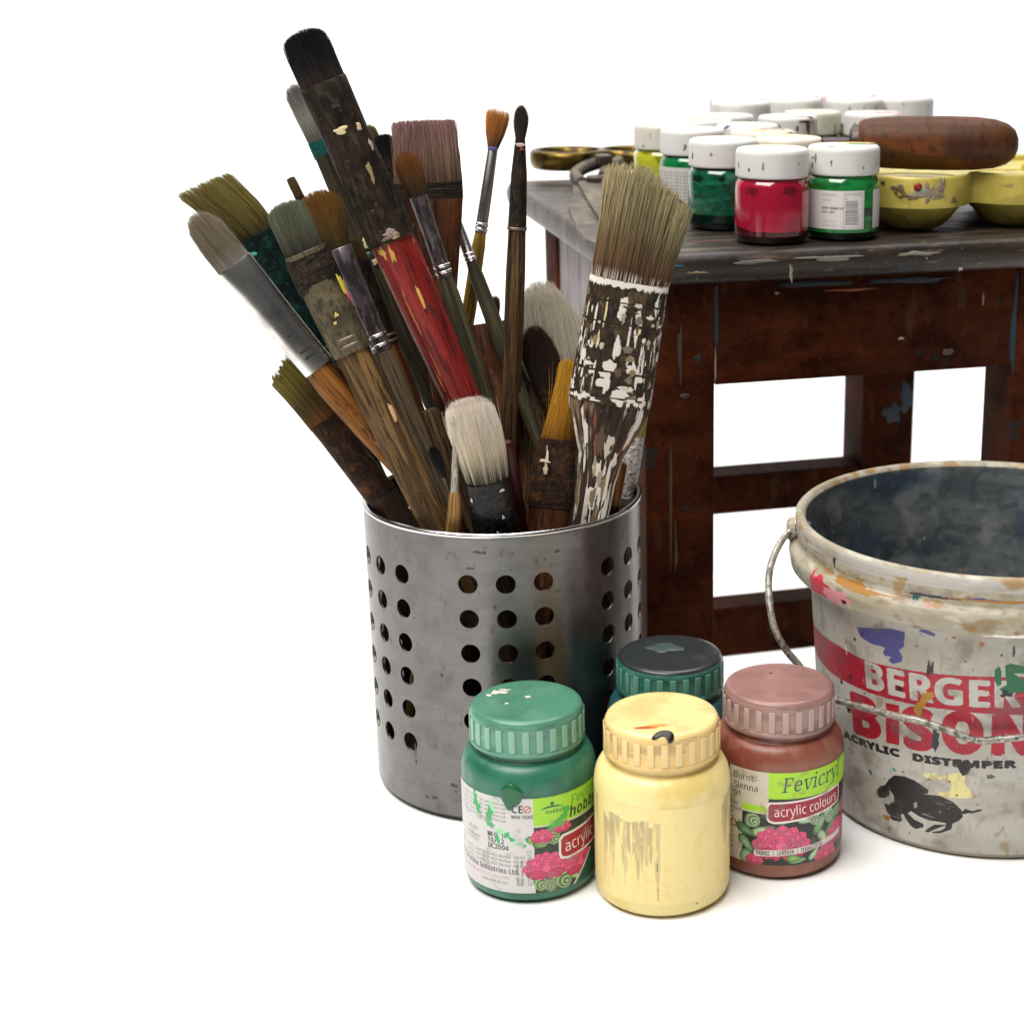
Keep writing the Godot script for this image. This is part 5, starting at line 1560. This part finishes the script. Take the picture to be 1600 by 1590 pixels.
# a tuft: a solid core and many separate hairs, each tapering to its tip
func hair(rows: Array, l: float, key: String) -> ArrayMesh:
	var cols := []
	for c in HAIR[key]:
		cols.append(Color.html(c).srgb_to_linear())
	var vs := PackedVector3Array()
	var ns := PackedVector3Array()
	var cs := PackedColorArray()
	var ix := PackedInt32Array()
	var s0: float = rows[0][0]
	var s1: float = rows[-1][0]
	var len_ := s1 - s0
	var wide := 0.0
	var thick := 0.0
	for r in rows:
		wide = maxf(wide, r[1])
		thick = maxf(thick, r[2])
	# hairs
	var count := clampi(int(170.0 * sqrt(wide * thick) * 1000.0), 260, 3400)
	var r0 := clampf(wide * 0.0065, 0.00007, 0.00015)
	if key == "stiff_olive_hair":
		count = 420
		r0 = 0.00055
	var uneven: float = {"bristle_hair": 0.18, "olive_hair": 0.14, "stiff_olive_hair": 0.3, "ginger_hair": 0.3, "golden_hair": 0.2}.get(key, 0.08)
	var curve: float = {"black_hair": 0.17, "taupe_hair": 0.30, "sage_hair": 0.16, "mustard_hair": 0.22, "russet_hair": 0.3, "white_hair": 0.13, "grey_hair": 0.2, "mop_hair": 0.4, "dark_brown_hair": 0.4, "olive_dark_hair": 0.3, "black_brown_hair": 0.3}.get(key, 0.03)
	var slant: float = {"bristle_hair": 0.011, "stiff_olive_hair": -0.004}.get(key, 0.0)
	# core
	var n := 18
	var levels := 9
	for i in levels + 1:
		var f := float(i) / levels
		var s := s1 - (len_ * (0.9 - curve * 0.9)) * f
		var w := at_station(rows, s)
		var shrink := 0.90 * (1.0 if i < levels else 0.4)
		for j in n:
			var t := -PI / 2 + TAU * j / n
			vs.append(Vector3(cos(t) * w[0] * 0.5 * shrink + w[2], l - s, sin(t) * w[1] * 0.5 * shrink))
			ns.append(Vector3(cos(t) / maxf(w[0], 1e-4), 0, sin(t) / maxf(w[1], 1e-4)).normalized())
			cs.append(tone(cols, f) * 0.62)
			if i < levels:
				var b := i * n
				var k := (j + 1) % n
				ix.append_array([b + n + k, b + n + j, b + j, b + n + k, b + j, b + k])
	var clumps := maxi(int(count / 14.0), 6)
	var clump := []
	for i in clumps:
		clump.append([rng.randfn() * 0.35, rng.randfn() * 0.35, rng.randf(), rng.randf_range(0.7, 1.25)])
	var steps := [0.0, 0.07, 0.16, 0.42, 0.72, 1.0]
	var soft := key in ["white_hair", "mop_hair"]
	for h in count:
		var ang := rng.randf() * TAU
		var rad := sqrt(rng.randf()) * 0.99
		if rng.randf() < 0.55:
			rad = 0.86 + 0.14 * rng.randf()
		var a := cos(ang) * rad
		var b := sin(ang) * rad
		var cl: Array = clump[int((a * 0.5 + 0.5) * (clumps - 1) * 0.999 + rng.randf()) % clumps]
		var e: float = s0 + len_ * (rng.randf() * rng.randf() * uneven + cl[2] * uneven * 0.4 - uneven * 0.2) + slant * maxf(a, -0.15) + len_ * curve * pow(absf(a), 4.0) + len_ * curve * 0.3 * b * b
		var stray := rng.randf() < (0.08 if soft else 0.05)
		var bend := Vector2(rng.randfn(), rng.randfn()) * (0.0018 if stray else 0.0003)
		if not soft:
			bend += Vector2(cl[0], cl[1]) * wide * (0.055 if key == "bristle_hair" else 0.035)
		else:
			bend += Vector2(cl[0], cl[1]) * wide * 0.012
		var bright: float = rng.randf_range(0.6, 1.4) * lerpf(1.0, cl[3], 0.7) if not soft else rng.randf_range(0.75, 1.15) * lerpf(1.0, cl[3], 0.4)
		var shift := rng.randf_range(-0.22, 0.16)
		var white_to := 0
		if key == "bristle_hair" and b > -0.2:
			white_to = [0, 1, 1, 2, 2, 1][rng.randi() % 6]
		var first := vs.size()
		for i in steps.size():
			var f: float = steps[i]
			var s := lerpf(s1, e, f)
			var w := at_station(rows, maxf(s, s0))
			var c := Vector3(a * w[0] * 0.5 + w[2] + bend.x * f * f, l - s, b * w[1] * 0.5 + bend.y * f * f)
			var r := r0 * (1.0 - 0.75 * f * f)
			var col := tone(cols, clampf(f + shift * (1.0 - f), 0.0, 1.0)) * bright
			if i < white_to + 0 or (white_to and i == 0):
				col = Color.html("d9d2c8").srgb_to_linear()
			col.a = 1.0
			for j in 3:
				var t := TAU * j / 3 + ang
				vs.append(c + Vector3(cos(t) * r, 0, sin(t) * r))
				ns.append(Vector3(cos(t) + cos(ang) * 0.6, 0.12, sin(t) + sin(ang) * 0.6).normalized())
				cs.append(col)
			if i:
				for j in 3:
					var k := (j + 1) % 3
					var lo := first + (i - 1) * 3
					var hi := first + i * 3
					ix.append_array([hi + k, hi + j, lo + j, hi + k, lo + j, lo + k])
	var arr := []
	arr.resize(Mesh.ARRAY_MAX)
	arr[Mesh.ARRAY_VERTEX] = vs
	arr[Mesh.ARRAY_NORMAL] = ns
	arr[Mesh.ARRAY_COLOR] = cs
	arr[Mesh.ARRAY_INDEX] = ix
	var m := ArrayMesh.new()
	m.add_surface_from_arrays(Mesh.PRIMITIVE_TRIANGLES, arr)
	return m


func tone(cols: Array, f: float) -> Color:
	var c: Color = cols[0].lerp(cols[1], smoothstep(0.0, 0.38, f)) if f < 0.38 else cols[1].lerp(cols[2], smoothstep(0.38, 1.0, f))
	return c


# each brush: tip, lower end, then its parts with stations [millimetres from the tip, width, thickness, shift]
func brushes() -> void:
	brush("A", Vector3(-0.1535, 0.3233, -0.6900), Vector3(-0.0344, 0.0084, -0.7065), [["bristles", "black_hair", [[0, 11.5, 5.5], [2.8, 16.5, 7], [9.5, 18.1, 8.5], [22.7, 18.2, 10.1]]], ["ferrule", "dark_ferrule", [[21, 17.7, 11.6], [21.5, 19.2, 12.1], [48.4, 18.4, 14.8], [83.6, 20.5, 18.2], [87.9, 20.3, 18.2]]], ["handle", "red_handle", [[87.4, 18.5, 17.2], [106.8, 17.9, 17.4], [130.6, 17, 16.5], [163.1, 15.1, 14.6], [208, 11, 11], [337.2, 11, 11]]]])
	brush("B", Vector3(-0.1705, 0.2998, -0.7450), Vector3(-0.0502, 0.0083, -0.7151), [["bristles", "grey_hair", [[0, 7.1, 2.7], [3.7, 9.3, 3.8], [15.8, 9, 4.4], [26.3, 7.9, 4.9]]], ["ferrule", "teal_ferrule", [[25.8, 8.5, 5.5], [32.7, 8.5, 5.5]]], ["handle", "dark_olive_handle", [[32.2, 7.7, 6], [63.8, 9.4, 7.7], [112.9, 10.1, 9], [191.8, 6.8, 6.8], [316.7, 6.8, 6.8]]]])
	brush("C", Vector3(-0.1870, 0.2683, -0.6900), Vector3(-0.0878, 0.0083, -0.7234), [["bristles", "olive_hair", [[0, 21.5, 2.6, -10.2], [2.5, 22.3, 3.6, -9.5], [15, 20.7, 5.2, -3.6], [27.7, 18.7, 6.8]]], ["ferrule", "dark_teal_ferrule", [[26.6, 19.8, 7.8], [37.9, 19.4, 8.4], [61.5, 17.5, 10.1], [74.8, 14.9, 11.2]]], ["handle", "dark_teal_handle", [[74.3, 13.9, 11.2], [93.9, 13.5, 11.3], [127.4, 9.3, 8.8], [168.1, 7.3, 7.3], [280.3, 7.3, 7.3]]]])
	brush("D", Vector3(-0.1952, 0.2551, -0.6680), Vector3(-0.0330, 0.0255, -0.6864), [["bristles", "taupe_hair", [[-0, 8.5, 3], [3.3, 12, 4.5], [14.4, 14.1, 5.5], [27, 14.7, 6.1]]], ["ferrule", "silver_ferrule", [[24.5, 15.1, 6.6], [25.5, 15.7, 7.1], [48.7, 14.3, 9.7], [66.2, 13.6, 11.8], [76.4, 13.4, 12.4]]], ["handle", "orange_wood", [[75.8, 11.9, 11.4], [85.3, 13.5, 13], [107.4, 11.5, 11], [131.2, 8.5, 8.2], [163.7, 5.9, 5.9], [281.8, 5.9, 5.9]]]])
	brush("E", Vector3(-0.1617, 0.2585, -0.6750), Vector3(-0.0568, 0.0082, -0.6638), [["bristles", "sage_hair", [[0, 11.1, 4.5], [2.9, 15.1, 6], [12.2, 16.2, 7.1], [22.6, 16.2, 8.1]]], ["ferrule", "tan_ferrule", [[20.6, 16.7, 9.1], [21.6, 17, 9.6], [44.5, 16.9, 12.3], [64.3, 16.2, 14.9]]], ["handle", "tan_handle", [[63.8, 14.4, 13.9], [75, 14.2, 13.7], [106.1, 13.1, 12.5], [137.9, 12.1, 11.6], [175.8, 8, 8], [271.6, 8, 8]]]])
	brush("F", Vector3(-0.1706, 0.2621, -0.7300), Vector3(-0.0654, 0.0079, -0.7371), [["bristles", "brown_hair", [[-0, 2.2, 1.6], [1.6, 3.5, 2.4], [8.9, 4.1, 3]]], ["ferrule", "dark_ferrule", [[8.4, 4.1, 3.5], [23.8, 4.4, 4.1]]], ["handle", "dark_green_handle", [[23.5, 3.8, 3.8], [81.1, 5, 5], [156, 3.5, 3.5], [275.2, 3.5, 3.5]]]])
	brush("G", Vector3(-0.1538, 0.2603, -0.7000), Vector3(-0.0551, 0.0075, -0.6715), [["bristles", "mustard_hair", [[0, 11.5, 3.6, -1], [2, 16.2, 5.2, -1], [8.9, 17.2, 6.8, -0.5], [25.5, 9.4, 7.3]]], ["ferrule", "purple_silver_ferrule", [[25, 9.7, 7.3], [25.5, 10, 7.9], [46.1, 8.7, 7.9], [70.1, 8.2, 8]]], ["handle", "grey_wood", [[69.6, 7.4, 7.4], [77.4, 9, 9], [109.3, 9.1, 9.1], [168.9, 5.4, 5.4], [272.8, 5.4, 5.4]]]])
	brush("H", Vector3(-0.1423, 0.2386, -0.7150), Vector3(-0.0698, 0.0081, -0.6956), [["bristles", "brown_hair", [[-0, 3.2, 2.1], [2.1, 5.4, 3.2], [10.5, 6.5, 4.8]]], ["ferrule", "dark_ferrule", [[10, 6.7, 5.4], [29.1, 6.8, 6], [46.8, 6.8, 6.5]]], ["handle", "orange_wood", [[46.3, 6, 6], [56, 7.4, 7.4], [88.8, 7.4, 7.4], [142.1, 5, 5], [242.4, 5, 5]]]])
	brush("J", Vector3(-0.1323, 0.2795, -0.7380), Vector3(-0.0671, 0.0083, -0.7302), [["bristles", "black_hair", [[-0, 4.9, 4.4], [1.8, 7.6, 6.5], [6.9, 9, 7.6], [13.8, 7.7, 6.6]]], ["ferrule", "dark_ferrule", [[13.2, 7.4, 6.6], [32, 7.4, 6.9]]], ["handle", "brown_handle", [[31.7, 6.6, 6.6], [64.7, 8.4, 8.4], [167.6, 5.8, 5.8], [279, 5.8, 5.8]]]])
	brush("K", Vector3(-0.1180, 0.2753, -0.7060), Vector3(-0.0420, 0.0077, -0.7128), [["bristles", "russet_hair", [[0, 6.8, 5.2], [2, 9.9, 7.8], [10.2, 10.5, 8.9], [18.9, 7.9, 7.1]]], ["ferrule", "purple_silver_ferrule", [[17.9, 7.6, 6.8], [36.1, 6.6, 6.4], [53.5, 6.4, 6.4]]], ["handle", "grey_olive_handle", [[53, 5.6, 5.6], [61.3, 7, 7], [89.7, 7.1, 7.1], [163.3, 4.5, 4.5], [278.3, 4.5, 4.5]]]])
	brush("L", Vector3(-0.1399, 0.2827, -0.7480), Vector3(-0.0660, 0.0076, -0.7241), [["bristles", "olive_dark_hair", [[0, 3.3, 2.8], [1.6, 5.8, 4.4], [7.5, 6.6, 5], [13.4, 6.1, 4.7]]], ["ferrule", "dark_ferrule", [[12.8, 6.1, 5], [29.5, 6.1, 5.6]]], ["handle", "brown_handle", [[29, 5.6, 5.6], [81.7, 6.8, 6.8], [167.3, 4.6, 4.6], [285.9, 4.6, 4.6]]]])
	brush("M", Vector3(-0.1136, 0.2856, -0.7350), Vector3(-0.1040, 0.0079, -0.7272), [["bristles", "pink_hair", [[0, 25.4, 4.9], [2.1, 26.5, 6], [13.2, 28, 7.1], [26.6, 28.9, 7.6]]], ["ferrule", "dark_ferrule", [[26.1, 28.9, 8.2], [33.1, 28.7, 8.2]]], ["handle", "red_brown_wood", [[32.5, 28.5, 8.2], [45.5, 25.3, 8.2], [70.3, 18.3, 8.9], [87, 14.5, 9.5], [115.4, 12.4, 9.6], [167.9, 9.8, 8.6], [278, 9.8, 8.6]]]])
	brush("N", Vector3(-0.1098, 0.2555, -0.7570), Vector3(-0.0358, 0.0755, -0.6810), [["bristles", "grey_hair", [[0, 1.4, 1.1], [2.3, 2.8, 2.3], [9.8, 3.7, 3.1]]], ["ferrule", "silver_ferrule", [[9.2, 3.9, 3.4], [23.1, 4.8, 4.5], [36.8, 5, 5]]], ["handle", "dark_olive_handle", [[36.5, 4.5, 4.5], [43.1, 6.2, 6.2], [71.6, 7.3, 7.3], [94.2, 6.7, 6.7], [158.6, 3.9, 3.9], [208.9, 3.9, 3.9]]]])
	brush("O", Vector3(-0.0859, 0.2869, -0.7720), Vector3(-0.1315, 0.0082, -0.7114), [["bristles", "ginger_hair", [[-0, 8.5, 6.2], [2.2, 10.2, 7.4], [9, 9.1, 6.2], [17.4, 4.3, 3.7]]], ["ferrule", "silver_ferrule", [[16.2, 4, 3.7], [17.6, 4.5, 4.3], [36.5, 5.1, 5.1], [54.6, 5.4, 5.4]]], ["handle", "mustard_handle", [[54, 4.8, 4.8], [60.5, 6, 6], [87.5, 6.3, 6.3], [159.3, 4, 4], [288.8, 4, 4]]]])
	brush("P", Vector3(-0.0708, 0.2928, -0.7220), Vector3(-0.0891, 0.0081, -0.7177), [["bristles", "black_brown_hair", [[0, 2.1, 2.1], [1.6, 4.5, 4], [6.2, 5.8, 4.8], [10.4, 5.3, 4.5], [14, 4, 3.7]]], ["ferrule", "dark_ferrule", [[13.5, 4, 4], [16.1, 4.5, 4.5], [28.8, 6.7, 6.4], [50.1, 7.8, 7.6], [52, 7.8, 7.6]]], ["handle", "brown_wood", [[51.5, 7.3, 7.3], [69.1, 8.2, 8.2], [107.9, 8.6, 8.6], [165.3, 6.2, 6.2], [285.4, 6.2, 6.2]]]])
	brush("Q", Vector3(-0.0175, 0.2707, -0.6720), Vector3(-0.0637, 0.0077, -0.6783), [["bristles", "bristle_hair", [[0, 34.9, 7.5, 3], [5, 36.5, 9.5, 2.2], [22.5, 33.8, 12.1, 1.3], [45.5, 31.1, 14.3]]], ["ferrule", "white_painted_ferrule", [[42.9, 31, 15.3], [43.9, 31.8, 15.8], [68.9, 32.7, 16], [93.4, 33.8, 16.1]]], ["handle", "white_painted_handle", [[92.9, 33.8, 15.1], [96.1, 33.4, 15.1], [106.5, 26.2, 13.6], [116, 18.9, 12.6], [128.5, 15.9, 12.2], [148.1, 14.9, 11.7], [188.4, 13.6, 10.9], [267.1, 13.6, 10.9]]]])
	brush("R", Vector3(-0.0879, 0.1849, -0.6520), Vector3(-0.0651, 0.0077, -0.6907), [["bristles", "white_hair", [[0, 13.6, 5.5, -0.8], [2.8, 18.2, 8.6, -0.8], [11.1, 21.3, 10.7, -0.3], [25.2, 20, 11.8, 0.3], [38.2, 17.1, 11.4, 0.5]]], ["ferrule", "black_ferrule", [[36.2, 18.1, 12.9], [48.5, 18.8, 12.5], [63.4, 19, 12.1]]], ["handle", "brown_handle", [[62.8, 15.8, 11.1], [126.3, 11, 9.9], [182.9, 11, 9.9]]]])
	brush("S", Vector3(-0.0930, 0.1793, -0.6495), Vector3(-0.1073, 0.0077, -0.6910), [["bristles", "brown_hair", [[0, 0.5, 0.5], [4, 1.8, 1.5], [12.6, 2.3, 2]]], ["ferrule", "grey_ferrule", [[12.1, 2.3, 2.3], [23.2, 3.1, 3.1], [35, 3.9, 3.9]]], ["handle", "pale_wood", [[34.4, 3.6, 3.6], [37.4, 4.7, 4.7], [53.3, 7.1, 7.1], [72, 6.4, 6.4], [131.4, 3.9, 3.9], [177.1, 3.9, 3.9]]]])
	brush("T", Vector3(-0.1046, 0.1635, -0.6580), Vector3(-0.0671, 0.0081, -0.7260), [["bristles", "black_hair", [[-0, 2.3, 1.8], [3.1, 4.1, 3.1], [12.6, 3.9, 3.1], [15.8, 2.1, 2.1]]], ["ferrule", "grey_ferrule", [[15.2, 1.3, 1.3], [30.4, 1.3, 1.3]]], ["handle", "dark_olive_handle", [[30.1, 1.6, 1.6], [80.3, 2.8, 2.8], [173.6, 2.8, 2.8]]]])
	brush("U", Vector3(-0.0524, 0.1920, -0.6900), Vector3(-0.0744, 0.0080, -0.6626), [["bristles", "golden_hair", [[-0, 6.3, 2.1, 1.6], [5.3, 7.9, 3.7, 1.6], [23.9, 11.7, 6.4, 0.8], [35.2, 14.9, 8]]], ["ferrule", "brown_ferrule", [[33, 15.4, 9.1], [42.7, 17.6, 9.6], [61.6, 19.3, 10.7]]], ["handle", "red_brown_wood", [[61.1, 17.7, 10.2], [113.8, 11.9, 9.2], [187.4, 11.9, 9.2]]]])
	brush("V", Vector3(-0.1688, 0.1895, -0.6880), Vector3(-0.0447, 0.0075, -0.6852), [["bristles", "stiff_olive_hair", [[0, 10.6, 2.6, -1.6], [2.1, 13.2, 4.2, -1.6], [13, 12.7, 6.4, -0.8], [28.2, 13.3, 8.5]]], ["ferrule", "brown_ferrule", [[27.1, 13.9, 9.6], [34, 13.4, 10.7], [50, 13.4, 11.3], [66.1, 13.5, 11.9]]], ["handle", "brown_handle", [[65.5, 12.4, 11.3], [87.8, 12, 10.9], [123.9, 8.2, 8.2], [220.3, 8.2, 8.2]]]])
	brush("X", Vector3(-0.0232, 0.1623, -0.7220), Vector3(-0.0293, 0.1229, -0.7239), [["bristles", "yellow_hair", [[0, 6.7, 5], [2.3, 7.8, 6.2], [11.7, 8.4, 7.3]]], ["handle", "white_painted_stick", [[11.1, 7.9, 7.3], [17.6, 8.2, 7.9], [39.9, 7.7, 7.7]]]])
	brush("Y", Vector3(-0.0817, 0.1713, -0.7450), Vector3(-0.0342, 0.0860, -0.6845), [["bristles", "golden_hair", [[0, 5.2, 3.4], [2.5, 7.2, 5.2], [8.6, 6.9, 5.1]]], ["handle", "dark_olive_handle", [[8.3, 6.3, 5.7], [36.6, 6.8, 6.2], [89.7, 5, 5], [114.9, 5, 5]]]])
	brush("Z", Vector3(-0.0301, 0.1503, -0.6820), Vector3(-0.0561, 0.0083, -0.7046), [["handle", "orange_wood", [[0, 4.3, 3.7], [1.2, 6.4, 5.3], [36, 6.5, 6], [80, 5.6, 5.6], [146.1, 5.6, 5.6]]]])
	brush("AA", Vector3(-0.0874, 0.2086, -0.7480), Vector3(-0.1070, 0.0081, -0.7143), [["bristles", "black_brown_hair", [[-0, 2.8, 2.3], [1.7, 4.5, 3.4], [14.1, 5.1, 4]]], ["handle", "dark_olive_handle", [[13.6, 5.1, 4.5], [45.4, 6.3, 5.7], [115, 4.6, 4.6], [204.3, 4.6, 4.6]]]])
	brush("FF", Vector3(-0.0668, 0.1724, -0.7350), Vector3(-0.0710, 0.0082, -0.6908), [["handle", "brown_wood", [[0, 14.1, 4], [0.8, 15.3, 5.1], [56.6, 15.3, 5.7], [85, 12.5, 5.7], [170.1, 12.5, 5.7]]]])
	brush("GG", Vector3(-0.0806, 0.1806, -0.7450), Vector3(-0.0426, 0.0081, -0.6790), [["handle", "dark_olive_handle", [[-0, 9.7, 5.7], [1.2, 10.8, 6.9], [45.9, 10.8, 7.4], [85.8, 8.5, 6.8], [188.6, 8.5, 6.8]]]])
	brush("HH", Vector3(-0.1056, 0.1628, -0.7220), Vector3(-0.0643, 0.0077, -0.6734), [["handle", "dark_olive_handle", [[0, 8.4, 6.7], [1.1, 10.1, 7.8], [44.7, 10, 8.4], [83.8, 7.8, 6.7], [167.7, 7.8, 6.7]]]])
	brush("II", Vector3(-0.1274, 0.1869, -0.7160), Vector3(-0.0641, 0.0077, -0.6781), [["handle", "brown_handle", [[-0, 6.6, 5.5], [1.1, 8.2, 7.1], [43.8, 9.4, 8.3], [82.4, 6.6, 6.1], [193.8, 6.6, 6.1]]]])
	brush("JJ", Vector3(-0.1121, 0.1683, -0.7000), Vector3(-0.0652, 0.0080, -0.6926), [["handle", "brown_wood", [[-0, 7, 6], [1.1, 9.2, 7.6], [44.2, 9.3, 8.2], [83.9, 6.7, 6.1], [167.2, 6.7, 6.1]]]])
	brush("KK", Vector3(-0.0779, 0.1791, -0.7520), Vector3(-0.0662, 0.0080, -0.6743), [["handle", "brown_handle", [[-0, 10.4, 5.8], [1.2, 12.7, 7.5], [58.2, 12.6, 7.4], [86.9, 10.2, 6.8], [188.3, 10.2, 6.8]]]])
	brush("LL", Vector3(-0.0910, 0.1543, -0.7000), Vector3(-0.1035, 0.0084, -0.7064), [["handle", "brown_handle", [[0, 7.1, 6.5], [1.1, 9.3, 8.2], [58.8, 10.1, 9.5], [120.8, 10.3, 9.8], [146.6, 10.3, 9.8]]]])
	brush("BB", Vector3(-0.0914, 0.1979, -0.7380), Vector3(-0.0605, 0.0081, -0.6977), [["handle", "red_brown_wood", [[0, 17.4, 4.5], [0.8, 18, 5.1], [67.5, 18.1, 5.7], [113.1, 14.2, 5.7], [196.5, 14.2, 5.7]]]])
	brush("CC", Vector3(-0.0754, 0.1629, -0.6680), Vector3(-0.0639, 0.0076, -0.7152), [["handle", "dark_red_handle", [[0, 3.1, 3.1], [2.4, 5.7, 5.7], [37.5, 6.4, 6.4], [91.1, 5, 5], [162.7, 5, 5]]]])
	brush("DD", Vector3(-0.0688, 0.2145, -0.7520), Vector3(-0.0288, 0.0368, -0.7007), [["bristles", "mop_hair", [[0, 13.1, 10.2], [4.5, 22.7, 15.9], [19.9, 30.1, 18.8], [36.9, 29, 18.2], [55.4, 21.1, 15.9]]], ["ferrule", "brown_ferrule", [[52.8, 21.1, 16.5], [85.3, 18.8, 16]]], ["handle", "brown_handle", [[84.7, 14.2, 14.2], [119.4, 10.3, 10.3], [189.2, 10.3, 10.3]]]])
	brush("EE", Vector3(-0.0704, 0.1980, -0.7330), Vector3(-0.0281, 0.0448, -0.7117), [["bristles", "dark_brown_hair", [[0, 6.7, 5.6], [3.9, 12.9, 9.5], [16.7, 15.7, 11.2], [27.9, 12.4, 10.1]]], ["ferrule", "brown_ferrule", [[26.8, 11.8, 10.1], [44.8, 10.7, 9.6]]], ["handle", "grey_olive_handle", [[44.2, 9, 9], [96.1, 6.3, 6.3], [160.4, 6.3, 6.3]]]])
